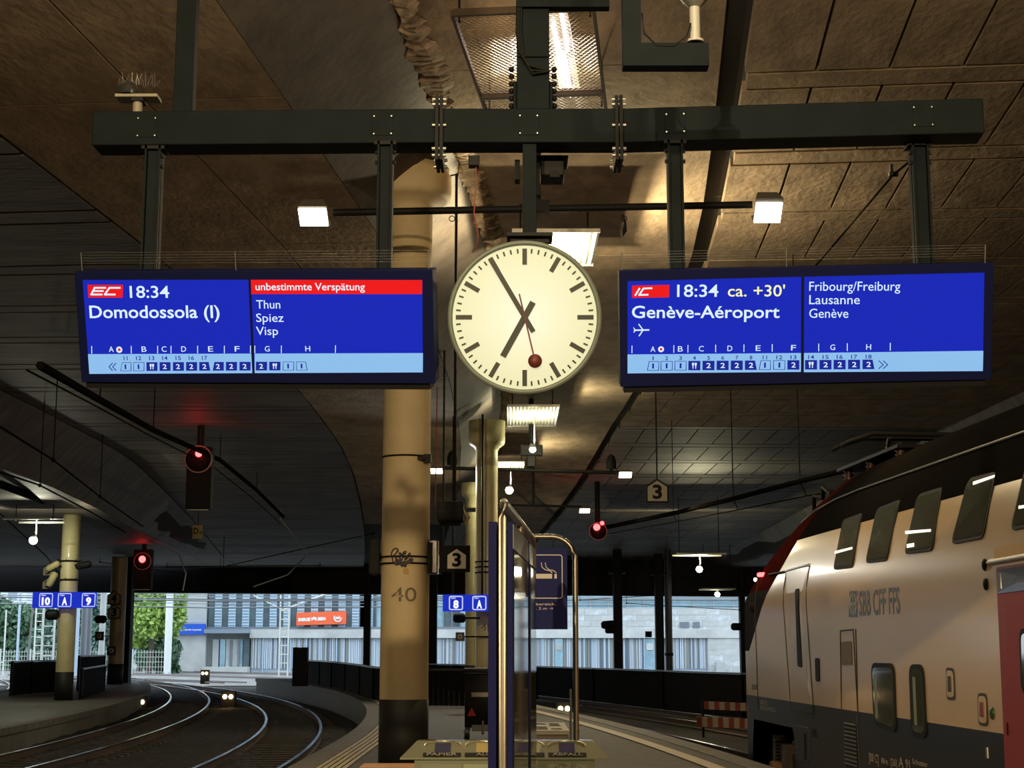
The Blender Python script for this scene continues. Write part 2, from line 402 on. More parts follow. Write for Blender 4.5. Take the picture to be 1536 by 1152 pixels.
# scribbled graffiti and torn tape
gr = MB(); zz = at(600, 838, 20).z
random.seed(3)
for k, (dx, dz, rr) in enumerate([(-.12,.08,.05),(-.1,-.03,.055),(-.06,-.06,.05),(-.02,.03,.025),(.01,.07,.018),(.04,.0,.025),(.07,.05,.015),(.1,-.02,.02),(.0,-.08,.03),(-.04,.05,.02)]):
    pts = [(c40.x+(R40+.004)*math.sin((dx+rr*math.cos(a*1.1+k))/R40), c40.y-(R40+.004)*math.cos((dx+rr*math.cos(a*1.1+k))/R40), zz+dz+rr*math.sin(a*1.3)) for a in [i*.5 for i in range(12)]]
    gr.tube(pts, .009, 5)
for q_ in range(5): gr.cb((c40.x-.09+.045*q_, c40.y-R40*math.cos((-.09+.045*q_)/R40)-.004, zz-.05+.02*math.sin(q_*2)), (.05, .012, .07+.03*math.sin(q_*3)), Euler((0, .4*q_, 0)).to_matrix())
obj('graffiti', gr, mat('graffiti ink', (.03, .025, .035), .6), t40)
obj('clamp', MB().cb(at(641, 688, 19.95), (.1, .1, .11)).cb(at(632, 687, 19.85), (.1, .05, .04)), steel_d, t40)
# devices hung on column 40
t = thing('loudspeaker', 'flat dark speaker box strapped to left side of column 40', 'speaker', at(562, 860, 20.2))
obj('cabinet', MB().cb(at(563, 836, 20.2), (.14, .34, .46)), rubber, t, bevel=.02); obj('bracket', MB().cb(at(575, 836, 20.2), (.12, .06, .1)), steel_d, t)
t = thing('junction_box', 'shiny metal box strapped to right side of column 40', 'electrical box', at(650, 860, 20.2))
obj('casing', MB().cb(at(650, 836, 20.2), (.13, .36, .44)), mat('shiny grey enamel', (.07, .065, .06), .18, metal=.6, noise=.3, scale=5), t, bevel=.015); obj('cover', MB().cb(at(646, 836, 20.0), (.04, .03, .38)), steel_d, t)
pr2 = lambda r: [(r, .85), (r, .62), (r+.03, .5), (r+.13, .42), (r+.15, .36), (r+.15, 0), (0, 0)]
c4 = Vector((-.66, 40, 0)); r4 = 33/F*40*.5
z4 = at(733, 632, 40).z
t4 = column('pale yellow column marked 4P behind the clock and blue panels', c4, r4, z4, [(r4, 1.2), (r4, .8), (r4+.05, .7), (r4+.17, .62), (r4+.19, .55), (r4+.19, 0), (0, 0)], yelcol)
z_ = at(720, 946, 39.7).z
wrap_text(t4, c4, r4, '4P', z_, .17, .3, numgrey, a0=.05)
for py in (843, 851, 859):
    obj('strap', MB().lathe((c4.x, c4.y, at(720, py, 40).z), [(r4, -.02), (r4+.015, -.02), (r4+.015, .02), (r4, .02)], 32), steel_d, t4)
c5 = Vector((-1.29, 52, 0)); r5 = .28; column('slim dull column half hidden behind the column marked 4P', c5, r5, at(705, 725, 52).z, pr2(r5), yelcol)
cA = atz(95, 1050, -.2); rA = .29
tA = column('yellow lit column carrying the 10 A 9 sign on island platform', cA, rA, at(105, 775, cA.y).z+.1, [(rA, 1.05), (rA, 0), (0, 0)], yelcol)
cB = atz(172, 1026, -.2); rB = .36
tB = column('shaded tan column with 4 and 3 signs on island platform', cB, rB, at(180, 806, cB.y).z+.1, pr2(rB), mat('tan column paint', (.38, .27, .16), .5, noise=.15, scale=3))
for c, ys in ((cA, (842, 870)),):
    for py in ys:
        z = at(100, py, c.y).z
        q = MB().lathe((c.x, c.y, z), [(rA, -.03), (rA+.03, -.03), (rA+.03, .03), (rA, .03)], 24)
        for k in range(8): a = k*PI/4; q.tube([(c.x+(rA+.02)*math.cos(a), c.y+(rA+.02)*math.sin(a), z), (c.x+(rA+.16)*math.cos(a), c.y+(rA+.16)*math.sin(a), z+.06)], .012, 4)
        obj('spike_band', q, steel_d, tA)
for i, (p0, p1, Y, lb) in enumerate([(182, 195, 74, 'black square pillar right beside the tan column with 4 and 3'), (545, 555, 84, 'black pillar left of column 40 before the bright facade'), (642, 655, 80, 'black pillar just right of column 40 below metal box'),
        (921, 934, 80, 'black pillar with two spotlights right of the smoking sign'), (984, 996, 82, 'black pillar between the round dark post and spotlight pillar'), (1111, 1119, 84, 'black pillar close against the nose of the train')]):
    a, b = at(p0, 1000, Y), at(p1, 1000, Y)
    t = thing('pillar', lb, 'pillar', ((a.x+b.x)/2, Y, -.75))
    obj('post', MB().box(a.x, b.x, Y-.3, Y+.3, -.75, 6.6), blackm, t)
    obj('head_plate', MB().box(a.x-.2, b.x+.2, Y-.35, Y+.35, 5.2 if i else 5.3, 5.35), blackm, t)
p = at(1004, 1000, 80); t = thing('pillar', 'thin round dark grey post right of the two square pillars', 'pillar', (p.x, 80, -.75))
obj('post', cyl((p.x, 80, -.75), (p.x, 80, 6.6), .19, 20), mat('dark grey paint', (.05, .05, .055), .5), t); obj('base_cap', cyl((p.x, 80, 1.0), (p.x, 80, 1.15), .23, 20), steel_d, t)
# ============================================================ GANTRY
GY = 8.45
g = thing('display_gantry', 'dark grey green steel gantry carrying the displays and the clock', 'gantry', (.1, GY, 4.54))
zT, zB = 4.645, 4.44
def beam(x0, Y0, x1, Y1, name):
    d = Vector((x1-x0, Y1-Y0, 0)); L = d.length; M = Matrix.Translation((x0, Y0, 0)) @ yaw(math.atan2(d.y, d.x))
    return obj(name, MB(M).box(0, L, 0, .2, zB, zT), steel, g, bevel=.006), M
xl = at(143, 172, 8.55).x; xr = at(1473, 152, 8.3).x; xm0, xm1 = at(659, 170, GY).x, at(928, 168, GY).x
_, ML = beam(xl, 8.5, xm0, GY, 'beam'); _, MM = beam(xm0, GY, xm1, GY, 'beam'); _, MR = beam(xm1, GY, xr, 8.28, 'beam')
# flange plates with bolts at the joints
for x, Y in ((xm0, GY), (xm1, GY)):
    q = obj('flange', MB().box(x-.022, x-.003, Y-.03, Y+.23, zB-.11, zT+.07).box(x+.003, x+.022, Y-.03, Y+.23, zB-.11, zT+.07), steel_d, g)
    for z in (zB-.08, zB-.04, zT+.02, zT+.05, zB+.1):
        for yy in (Y-.01, Y+.21): obj('bolt', MB().tube([(x-.04, yy, z), (x+.04, yy, z)], .011, 6), galv, q)
# access plates
for M, xs in ((ML, [at(220, 200, 8.5).x-xl, at(575, 200, 8.5).x-xl]), (MM, [at(793, 193, GY).x-xm0]), (MR, [at(1013, 190, 8.43).x-xm1, at(1387, 180, 8.3).x-xm1])):
    for x in xs:
        q = obj('access_plate', MB(M).box(x-.06, x+.06, -.004, 0, zB+.045, zT-.035), steel, g, bevel=.001)
        for a in (-.05, .05):
            for b in (.055, .16): obj('screw', MB(M).tube([(x+a, -.006, zB+b), (x+a, -.001, zB+b)], .0045, 6), galv, q)
# suspension posts
u0 = at(775, 100, GY+.02).x; u1 = at(824, 100, GY+.02).x
obj('suspension_post', MB().box(u0, u1, GY+.01, GY+.19, zT, 8.35).box(u0-.02, u0, GY+.04, GY+.16, zT, zT+.18).box(u1, u1+.02, GY+.04, GY+.16, zT, zT+.18), steel, g, bevel=.005)
v0 = at(257, 100, 8.52).x; v1 = at(286, 100, 8.52).x
obj('suspension_post', MB().box(v0, v1, 8.6, 8.7, zT-.02, 7.4), steel, g, bevel=.004)
for sx in (u0-.03, u1+.03):
    q = MB(); z = zT+.05
    while z < zT+.3: q.sphere((sx, GY+.1, z), .018, 8); z += .045
    obj('bolt_row', q, steel_d, g)
# hanger arms (U channels) to displays and the clock stem
for px0, px1, y0, Y, zb in ((214, 238, 230, 8.5, 3.42), (565, 588, 230, 8.42, 3.42), (1003, 1026, 222, 8.4, 3.42), (1372, 1397, 212, 8.43, 3.42)):
    a, b = at(px0, 300, Y).x, at(px1, 300, Y).x
    arm = obj('hanger_arm', MB().box(a, b, Y+.03, Y+.045, zb, zB).box(a, a+.012, Y-.0, Y+.1, zb, zB).box(b-.012, b, Y-.0, Y+.1, zb, zB), steel, g)
    for sx, ex in ((a-.015, a), (b, b+.015)):
        for z in (zB-.06, zB-.12): obj('bolt', MB().tube([(sx, Y+.03, z), (ex, Y+.03, z)], .012, 6), steel_d, arm)
    obj('collar', MB().box(a-.02, b+.02, Y, Y+.12, zB-.02, zB), steel_d, arm)
a, b = at(784, 300, GY).x, at(805, 300, GY).x
obj('clock_stem', MB().box(a, b, GY+.02, GY+.1, 3.86, zB), steel, g, bevel=.003)
obj('clock_flange', MB().box(a-.09, b+.09, GY-.03, GY+.16, 3.88, 3.9).box(a-.07, b+.07, GY-.01, GY+.14, 3.845, 3.865).box(a-.01, b+.01, GY, GY+.12, 3.79, 3.85), steel_d, g)
for dx in (-.07, -.03, .04, .08): pass
# cables looping down the post
q = MB()
for dx, sag in ((0, .0), (.012, .03), (.024, .05)):
    q.tube([(u0+.01+dx, GY, 5.6), (u0+.0+dx, GY-.01, 5.1), (u0+.02+dx, GY-.015, 4.98-sag), (u0+.07+dx, GY-.015, 4.9-sag), (u1-.03, GY-.012, 4.875-sag*.3), (u1+.0, GY+.0, 4.87)], .007, 6)
q.tube([(u0-.005, GY-.006, 4.96), (u1+.005, GY-.006, 4.96)], .004, 5)
obj('cable', q, rubber, g)
# top bracket bar & L arm with small lamp
obj('bracket', MB().box(at(775, 5, GY).x, at(914, 5, GY).x, GY-.02, GY+.05, at(0, 12, GY).z, at(0, 12, GY).z+.08), steel, g)
Yl = 7.4; fr = thing('frame_arm', 'dark green steel frame arm hanging above the right gantry beam', 'frame', at(950, 100, Yl))
A, B, Cc = at(935, 98, Yl), at(1064, 98, Yl), at(962, 64, Yl)
obj('upright', MB().box(A.x, Cc.x, Yl, Yl+.09, Cc.z, 8.32).add([(A.x, Yl, A.z), (Cc.x, Yl, Cc.z), (A.x, Yl, Cc.z), (A.x, Yl+.09, A.z), (Cc.x, Yl+.09, Cc.z), (A.x, Yl+.09, Cc.z)], [(0,1,2), (5,4,3), (0,3,4,1), (2,5,3,0)]), steel, fr)
obj('foot_bar', MB().ext([(A.x, A.z), (B.x, A.z), (B.x, Cc.z), (Cc.x, Cc.z)], Yl, Yl+.09), steel, fr)
cp = at(1043, 64, Yl+.04)
fx = thing('floodlight', 'small spotlight on stem standing on the steel frame arm', 'lamp', cp)
obj('stem', MB().tube([cp+Vector((0,0,-.0)), cp+Vector((0,0,.012))], .045, 12).tube([cp, cp+Vector((0,0,.19))], .027, 14), mat('pale grey enamel', (.5, .48, .42), .4), fx)
obj('head', MB().tube([cp+Vector((0,0,.19)), cp+Vector((0,0,.22)), cp+Vector((0,0,.25))], [.03, .06, .08], 14), galv, fx)
q = MB()
for k in range(16): a = k*PI/8; q.tube([cp+Vector((.03*math.cos(a), .03*math.sin(a), .2)), cp+Vector((.09*math.cos(a), .09*math.sin(a), .27))], .0025, 4)
obj('bird_spikes', q, galv, fx)
obj('cable', MB().tube([at(963, 20, Yl), at(966, 50, Yl), at(985, 68, Yl), at(1010, 69, Yl), at(1030, 55, Yl), at(1036, 35, Yl)], .005, 6), rubber, fx)
# camera on the left of the beam
cp = at(206, 170, 8.6); q = thing('security_camera', 'dome camera with bird spikes standing on the left beam', 'camera', cp)
obj('stand', MB().tube([cp, cp+Vector((0,0,.07))], .028, 14), mat('grey beige enamel', (.3, .27, .2), .5), q)
obj('mount_plate', MB().box(cp.x-.125, cp.x+.125, 8.55, 8.67, cp.z+.085, cp.z+.105), mat('grey beige enamel', (.3, .27, .2), .5), q, bevel=.004)
obj('bracket', MB().box(cp.x-.03, cp.x+.04, 8.56, 8.66, cp.z+.065, cp.z+.085), steel_d, q)
d = MB(); c0 = cp+Vector((-.055, 0, .105))
d.add([c0+Vector((.07*math.cos(a)*math.cos(b), .07*math.sin(a)*math.cos(b), .09*math.sin(b))) for b in [i*PI/12 for i in range(7)] for a in [k*PI/8 for k in range(16)]],
      [(i*16+k, i*16+(k+1) % 16, (i+1)*16+(k+1) % 16, (i+1)*16+k) for i in range(6) for k in range(16)], 0, True)
obj('dome', d, mat('smoked dome', (.03, .03, .028), .12), q)
s_ = MB()
for i in range(26): x = cp.x-.12+i*.009; s_.tube([(x, 8.6, cp.z+.17+.01*math.sin(i)), (x+.02*math.sin(i*2.1), 8.6+.03*math.cos(i*3), cp.z+.23+.02*math.sin(i*5))], .0012, 3)
obj('bird_spikes', s_, galv, q)
# projector camera behind clock stem
cp = at(828, 258, 8.8); q = thing('camera_housing', 'dark boxy camera unit behind the clock stem below beam', 'camera', cp)
obj('body', MB().cb(cp+Vector((.0, 0, .0)), (.14, .2, .1)).cb(cp+Vector((.0, 0, .06)), (.19, .22, .02)), steel_d, q, bevel=.006)
obj('lens_box', MB().cb(at(832, 262, 8.65), (.055, .04, .04)), blackm, q); obj('bracket', MB().cb(at(805, 270, 8.75), (.04, .06, .2)).cb(at(776, 258, 8.75), (.03, .1, .12)), steel_d, q)
# can under the beam with the red cable
cp = at(711, 243, GY+.1); q = thing('cable_gland', 'small dark box under the beam with thin red cable', 'electrical box', cp)
obj('box', MB().cb(cp, (.065, .07, .06)), steel_d, q, bevel=.004)
obj('red_cable', MB().tube([at(714, 250, GY+.1), at(713, 290, GY+.1), at(711, 320, GY+.1), at(717, 350, GY+.12), at(716, 366, GY+.15), at(709, 378, GY+.2)], .0035, 6), mat('red cable', (.35, .05, .03), .5), q)
# ============================================================ DISPLAYS
def dmatrix(c, y, p, r): return Matrix.Translation(c) @ Matrix.Rotation(y, 4, 'Z') @ Matrix.Rotation(p, 4, 'X') @ Matrix.Rotation(r, 4, 'Y')
class Disp:
    def __init__(s, label, c, rot, W, H, quad, cr):
        s.M = dmatrix(c, *rot); s.W, s.H, s.q, s.cr = W, H, quad, cr
        s.t = thing('departure_display', label, 'display', s.M)
        q = MB().box(-W/2, W/2, .012, .15, -H/2, H/2)
        obj('housing', q, housing, s.t, True, bevel=.008)
        b = .0
        obj('frame', MB().ext([(-W/2, -H/2), (W/2, -H/2), (W/2, H/2), (-W/2, H/2)], .002, .012), housing, s.t, True, bevel=.003)
        obj('underside_tray', MB().box(-W/2+.02, W/2-.03, .02, .14, -H/2-.035, -H/2), blackm, s.t, True)
        s.par = s.t
    def uv(s, X, Y):   # crop pixel -> local x,z
        sc_, ox, oy = s.cr; px, py = ox+X*sc_, oy+Y*sc_
        (tl, tr, br, bl) = s.q; u, v = .5, .5
        for _ in range(6):
            f = [ (1-u)*(1-v)*tl[k]+u*(1-v)*tr[k]+u*v*br[k]+(1-u)*v*bl[k]-(px, py)[k] for k in (0, 1)]
            fu = [(1-v)*(tr[k]-tl[k])+v*(br[k]-bl[k]) for k in (0, 1)]; fv = [(1-u)*(bl[k]-tl[k])+u*(br[k]-tr[k]) for k in (0, 1)]
            D = fu[0]*fv[1]-fu[1]*fv[0]; u -= (f[0]*fv[1]-f[1]*fv[0])/D; v -= (fu[0]*f[1]-fu[1]*f[0])/D
        return (-s.W/2+u*s.W, s.H/2-v*s.H)
    def poly(s, pts, m, name, y=0, parent=None):
        return obj(name, MB().ext([s.uv(*p) for p in pts][::-1], y-.001, y+.002), m, parent or s.par, True)
    def txt(s, st, x0, x1, yb, yt, m=None, bold=.0, name='lettering', slant=0, parent=None, y=-.004):
        a = s.uv(x0, yb); b = s.uv(x1, yb); c = s.uv(x0, yt)
        mb = MB(); text(mb, st, 0, b[0]-a[0], 0, c[1]-a[1], 0, bold, .001, slant)
        an = math.atan2(b[1]-a[1], b[0]-a[0]); T = Matrix.Translation((a[0], y, a[1])) @ Matrix.Rotation(-an, 4, 'Y')
        mb.v = [T @ v for v in mb.v]
        return obj(name, mb, m or lcd_white, parent or s.par, True)
def coach(D, cx, y0, y1, w, st, kind, num=None, ny=(420, 436), shape=0):
    x0, x1 = cx-w/2, cx+w/2
    pts = [(x0+(7 if shape < 0 else 0), y0), (x1-(7 if shape > 0 else 0), y0), (x1, y1), (x0, y1)]
    if kind == 1:
        o = D.poly(pts, lcd_navy, 'coach_symbol', -.002); e = 2
        D.poly([(pts[0][0]+e, y0+e), (pts[1][0]-e, y0+e), (x1-e-1, y1-e), (x0+e+1, y1-e)], lcd_ltblue, 'inner_panel', -.0035, o); tm = lcd_navy
    else: o = D.poly(pts, lcd_navy, 'coach_symbol', -.002); tm = lcd_white
    h = y1-y0
    if st == 'x':
        for dx in (-5, 5):
            D.poly([(cx+dx-1.5, y0+h*.2), (cx+dx+1.5, y0+h*.2), (cx+dx+1.5, y1-h*.18), (cx+dx-1.5, y1-h*.18)], tm, 'cutlery', -.004, o)
            D.poly([(cx+dx-4, y0+h*.2), (cx+dx+4, y0+h*.2), (cx+dx+3, y0+h*.5), (cx+dx-3, y0+h*.5)], tm, 'cutlery', -.004, o)
    else: D.txt(st, cx-(8 if st == '2' else 3.4), cx+(8 if st == '2' else 3.4), y1-h*.24, y0+h*.24, tm, .01, 'digit', parent=o, y=-.0065)
    if num: D.txt(num, cx-(2 if num == '1' else 8 if num == '11' else 11 if len(num) > 1 else 5), cx+(2 if num == '1' else 8 if num == '11' else 11 if len(num) > 1 else 5), ny[1], ny[0], lcd_navy, .01, 'coach_number')
    return o
DL = Disp('left departure display for Domodossola hanging from the gantry', (-1.414, 8.197, 3.304), (-.135, .331, .027), 2.0, .617, [(112,408), (646,404), (654,577), (121,572)], (560/1536, 100, 380))
scr = DL.poly([(68,110), (757,108), (776,492), (93,492)], lcd_blue, 'left_screen'); scr2 = DL.poly([(768,108), (1460,108), (1470,492), (786,492)], lcd_blue, 'right_screen')
DL.par = scr
DL.poly([(88,411), (771,411), (776,492), (93,492)], lcd_ltblue, 'formation_strip', -.001)
DL.poly([(90,129), (238,129), (236,181), (92,181)], lcd_red, 'train_badge', -.002)
q = MB()
def stroke(D, pts, wd, m, name, parent=None, y=-.005, slash=0):
    o = MB()
    P = [D.uv(*p) for p in pts]
    for (a, b) in zip(P[:-1], P[1:]):
        d = Vector((b[0]-a[0], b[1]-a[1])); L = max(d.length, 1e-6); n = Vector((-d.y, d.x))/L*wd/2; e = d/L*wd*.35
        o.ext([(a[0]-e.x-n.x, a[1]-e.y-n.y), (b[0]+e.x-n.x, b[1]+e.y-n.y), (b[0]+e.x+n.x, b[1]+e.y+n.y), (a[0]-e.x+n.x, a[1]-e.y+n.y)], y-.0008, y+.0008)
    return obj(name, o, m, parent or D.par, True)
stroke(DL, [(165,141), (120,141), (105,168), (150,168)], .0095, lcd_white, 'badge_lettering'); stroke(DL, [(114,154), (155,154)], .009, lcd_white, 'badge_lettering')
stroke(DL, [(226,141), (182,141), (162,168), (205,168)], .0095, lcd_white, 'badge_lettering')
DL.txt('18:34', 268, 432, 181, 134, bold=.008); DL.txt('Domodossola (I)', 98, 641, 263, 214, bold=.012)
DL.par = scr2
DL.poly([(768,108), (1460,108), (1461,166), (770,166)], lcd_red, 'delay_banner', -.001)
DL.txt('unbestimmte Verspätung', 788, 1232, 150, 121, bold=.008)
for s_, x1, yb in (('Thun', 890, 225), ('Spiez', 904, 280), ('Visp', 882, 334)): DL.txt(s_, 792, x1, yb, yb-34)
DL.poly([(785,411), (1469,411), (1470,492), (786,492)], lcd_ltblue, 'formation_strip', -.001)
for par, ticks, lets in ((scr, (104, 271, 382, 438, 549, 660, 768), (('A', 188), ('B', 326), ('C', 410), ('D', 492), ('E', 604), ('F', 714))), (scr2, (786, 895, 1116), (('G', 838), ('H', 1004)))):
    DL.par = par
    for x in ticks: DL.poly([(x-1.3, 378), (x+1.3, 378), (x+1.3, 409), (x-1.3, 409)], lcd_white, 'sector_tick', -.002)
    for c_, x in lets: DL.txt(c_, x-10, x+10, 402, 380, bold=.0, name='sector_letter')
def ring(D, cx, cy, r0, r1, m, name, y=-.004, parent=None):
    o = MB(); n = 20; c0 = D.uv(cx, cy); k = abs(D.uv(cx+10, cy)[0]-c0[0])/10
    P = [(c0[0]+r*k*math.cos(2*PI*i/n), y, c0[1]+r*k*math.sin(2*PI*i/n)) for r in (r0, r1) for i in range(n)]
    o.add(P, [(i, (i+1) % n, (i+1) % n+n, i+n) for i in range(n)]); return obj(name, o, m, parent or D.par, True)
DL.par = scr; ring(DL, 221, 393, 6, 13, lcd_white, 'position_marker')
ring(DL, 221, 393, 0.1, 6, lcd_red, 'position_dot')
for cx in (192, 207): stroke(DL, [(cx, 448), (cx-14, 463), (cx, 478)], .0045, lcd_navy, 'chevron')
for i, (cx, st, kd, nm, sh) in enumerate([(248,'1',1,'11',-1), (303,'1',1,'12',0), (358,'x',2,'13',0), (413,'2',2,'14',0), (469,'2',2,'15',0), (524,'2',2,'16',0), (579,'2',2,'17',1), (635,'2',2,None,-1), (690,'2',2,None,0), (746,'2',2,None,0)]):
    coach(DL, cx, 445, 481, 46, st, kd, nm, shape=sh)
DL.par = scr2
for cx, st, kd, sh in ((814,'2',2,0), (869,'x',2,0), (925,'1',1,0), (980,'1',1,1)): coach(DL, cx, 445, 481, 46, st, kd, None, shape=sh)

DR = Disp('right departure display for Genève-Aéroport hanging from the gantry', (1.643, 8.388, 3.354), (-.001, .297, -.020), 2.08, .652, [(928,405), (1491,396), (1487,568), (932,582)], (626/1536, 910, 380))
scr = DR.poly([(75,100), (716,86), (716,436), (79,444)], lcd_blue, 'left_screen'); scr2 = DR.poly([(727,86), (1391,73), (1384,430), (727,437)], lcd_blue, 'right_screen')
DR.par = scr
DR.poly([(78,373), (716,366), (716,436), (79,444)], lcd_ltblue, 'formation_strip', -.001); 
DR.poly([(92,116), (229,114), (229,160), (92,162)], lcd_red, 'train_badge', -.002)
stroke(DR, [(119,127), (104,152)], .0095, lcd_white, 'badge_lettering'); stroke(DR, [(164,126), (134,127), (118,151), (150,150)], .0095, lcd_white, 'badge_lettering')
DR.txt('18:34', 258, 410, 158, 114, bold=.008); DR.txt("ca. +30'", 445, 655, 157, 116, lcd_yel, .006)
DR.txt('Genève-Aéroport', 92, 636, 236, 192, bold=.012)
stroke(DR, [(102,282), (155,281)], .008, lcd_white, 'aeroplane_symbol'); stroke(DR, [(118,260), (134,281), (120,303)], .006, lcd_white, 'aeroplane_symbol'); stroke(DR, [(99,273), (106,282), (100,290)], .004, lcd_white, 'aeroplane_symbol')
DR.par = scr2
for s_, x1, yb in (('Fribourg/Freiburg', 1080, 137), ('Lausanne', 931, 186), ('Genève', 889, 236)): DR.txt(s_, 745, x1, yb, yb-33)
DR.poly([(727,366), (1386,356), (1384,430), (727,437)], lcd_ltblue, 'formation_strip', -.001)
for par, ticks, lets in ((scr, (94, 248, 300, 402, 506, 610), (('A', 171), ('B', 272), ('C', 349), ('D', 454), ('E', 558), ('F', 688))), (scr2, (781, 886, 1044), (('G', 832), ('H', 964)))):
    DR.par = par
    for x in ticks:
        yy = 370-(x-78)*.0125
        DR.poly([(x-1.3, yy-30), (x+1.3, yy-30), (x+1.3, yy-2), (x-1.3, yy-2)], lcd_white, 'sector_tick', -.002)
    for c_, x in lets: yy = 364-(x-78)*.0125; DR.txt(c_, x-9, x+9, yy, yy-20, name='sector_letter')
DR.par = scr; ring(DR, 201, 353, 5, 11, lcd_white, 'position_marker'); ring(DR, 201, 353, .1, 5, lcd_red, 'position_dot')
for par, lst in ((scr, [(172,'1',1,'1',-1), (222,'1',1,'2',0), (273,'1',1,'3',0), (324,'x',2,'4',0), (376,'2',2,'5',0), (428,'2',2,'6',0), (480,'2',2,'7',0), (532,'2',2,'8',1), (583,'1',1,'11',-1), (636,'1',1,'12',0), (688,'2',2,'13',0)]),
                 (scr2, [(753,'x',2,'14',0), (806,'2',2,'15',0), (858,'2',2,'16',0), (911,'2',2,'17',0), (964,'2',2,'18',1)])):
    DR.par = par
    for cx, st, kd, nm, sh in lst:
        dy = -(cx-172)*.0105; coach(DR, cx, 398+dy, 433+dy, 44, st, kd, nm, (380+dy, 394+dy), sh)
DR.par = scr2
for cx in (1018, 1034): stroke(DR, [(cx-16, 394), (cx, 408), (cx-16, 422)], .0045, lcd_navy, 'chevron')
# bird spike wires on the displays
for D, lb in ((DL, 'fine bird wires'), (DR, 'fine bird wires')):
    q = MB()
    for x in (-D.W/2+.02, -.1, D.W/2-.03):
        q.tube([(x, .06, D.H/2), (x, .06, D.H/2+.1)], .003, 4)
    for z in (.04, .055, .07, .085, .1): q.tube([(-D.W/2+.02, .06, D.H/2+z), (D.W/2-.03, .06, D.H/2+z)], .0007, 3)
    obj('bird_wire', q, galv, D.t, True)
    for x in (-.82, .59) if D is DL else (-.75, .63):
        obj('mounting_bracket', MB().box(x-.04, x+.04, .14, .34, D.H/2-.16, D.H/2-.08), steel_d, D.t, True)
# ============================================================ CLOCK
cc = at(787, 476, 8.3); RC = 116.5/F*8.3*1.0/ .985*1.0
ck = thing('station_clock', 'round lit white station clock with red disc second hand', 'clock', Matrix.Translation(cc) @ Matrix.Rotation(math.radians(8), 4, 'X'))
rim = mat('grey green clock rim', (.16, .19, .16), .4, noise=.1, scale=6)
obj('casing', MB().lathe((0,0,0), [(RC-.02, .0), (RC, .0), (RC, .03), (RC-.008, .05), (RC-.012, .24), (0, .24)], 96, axis='y'), rim, ck, True)
obj('rim', MB().lathe((0,0,0), [(RC-.028, .0), (RC-.026, -.014), (RC-.004, -.014), (RC, .002)], 96, axis='y'), rim, ck, True)
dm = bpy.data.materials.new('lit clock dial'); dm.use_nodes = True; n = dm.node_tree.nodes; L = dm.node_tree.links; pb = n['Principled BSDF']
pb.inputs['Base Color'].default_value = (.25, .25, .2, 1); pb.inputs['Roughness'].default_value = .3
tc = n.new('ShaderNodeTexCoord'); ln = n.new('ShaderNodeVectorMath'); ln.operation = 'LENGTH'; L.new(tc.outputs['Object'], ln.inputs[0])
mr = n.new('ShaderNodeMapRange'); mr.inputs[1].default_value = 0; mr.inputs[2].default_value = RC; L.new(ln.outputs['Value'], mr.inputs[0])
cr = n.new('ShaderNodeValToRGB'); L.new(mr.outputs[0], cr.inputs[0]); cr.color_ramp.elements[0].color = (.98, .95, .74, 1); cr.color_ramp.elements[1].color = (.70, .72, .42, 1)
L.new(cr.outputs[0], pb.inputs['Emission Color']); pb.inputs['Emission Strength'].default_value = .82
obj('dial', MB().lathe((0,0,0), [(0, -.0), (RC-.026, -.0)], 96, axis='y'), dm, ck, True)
mk = mat('dark clock marks', (.03, .035, .025), .5)
KR = RC/116.5   # metres per photo pixel on the dial
def radial(r0, r1, wd, ang, y, m, name):
    a = math.radians(ang); c_, s_ = math.sin(a), math.cos(a); p = [(c_*r0-s_*wd/2, s_*r0+c_*wd/2), (c_*r0+s_*wd/2, s_*r0-c_*wd/2), (c_*r1+s_*wd/2, s_*r1-c_*wd/2), (c_*r1-s_*wd/2, s_*r1+c_*wd/2)]
    return obj(name, MB().ext(p, y-.003, y), m, ck, True)
for k in range(60):
    if k % 5 == 0: radial(79.5*KR, 104*KR, 7*KR, k*6, -.002, mk, 'hour_mark')
    else: radial(97*KR, 104*KR, 2.6*KR, k*6, -.002, mk, 'minute_mark')
radial(-26*KR, 103*KR, 7.5*KR, 329.5, -.012, mk, 'minute_hand'); radial(-26*KR, 68*KR, 9.5*KR, 209, -.008, mk, 'hour_hand')
rd = mat('red second hand', (.13, .02, .015), .5)
radial(-36*KR, 62*KR, 2.2*KR, 166.8, -.018, rd, 'second_hand')
a = math.radians(166.8); obj('second_hand_disc', MB().lathe((68*KR*math.sin(a), 0, 68*KR*math.cos(a)), [(0, -.022), (10.5*KR, -.022), (10.5*KR, -.018), (0, -.018)], 32, axis='y'), rd, ck, True)
# ============================================================ LAMPS
def ceilz(x, Y): return cz(x-S(Y), Y)+.06
def flood(lb, p, sz, tilt, m=lamp_glow, power=120, aim=None, col=WHT, grp=None, spot=150):
    t = thing('floodlight', lb, 'lamp', p, grp); R = Euler((tilt, 0, 0)).to_matrix()
    obj('body', MB().cb(Vector(p)+Vector((0, .02, sz[2]*.55)), (sz[0], sz[1], sz[2]), R, taper=.7), mat('grey lamp housing', (.13, .12, .1), .5), t, bevel=.008)
    obj('glass', MB().cb(Vector(p)+R@Vector((0, 0, -.012)), (sz[0]*.94, sz[1]*.94, .02), R), m, t)
    obj('hood', MB().cb(Vector(p)+Vector((0, sz[1]*.55, -.03)), (sz[0]*1.04, .015, .1), R), galv, t)
    if power: lamp('floodlight_beam', 'SPOT', Vector(p)+Vector((0, -.12, -.2)), power, col, .12, aim or (p[0], p[1]-2, 0), spot, .7)
    return t
def bar(lb, a, b, r):
    t = thing('lamp_bar', lb, 'lamp bar', (a+b)/2)
    obj('pipe', cyl(a, b, r, 12), steel_d, t); m = (a+b)/2
    return t
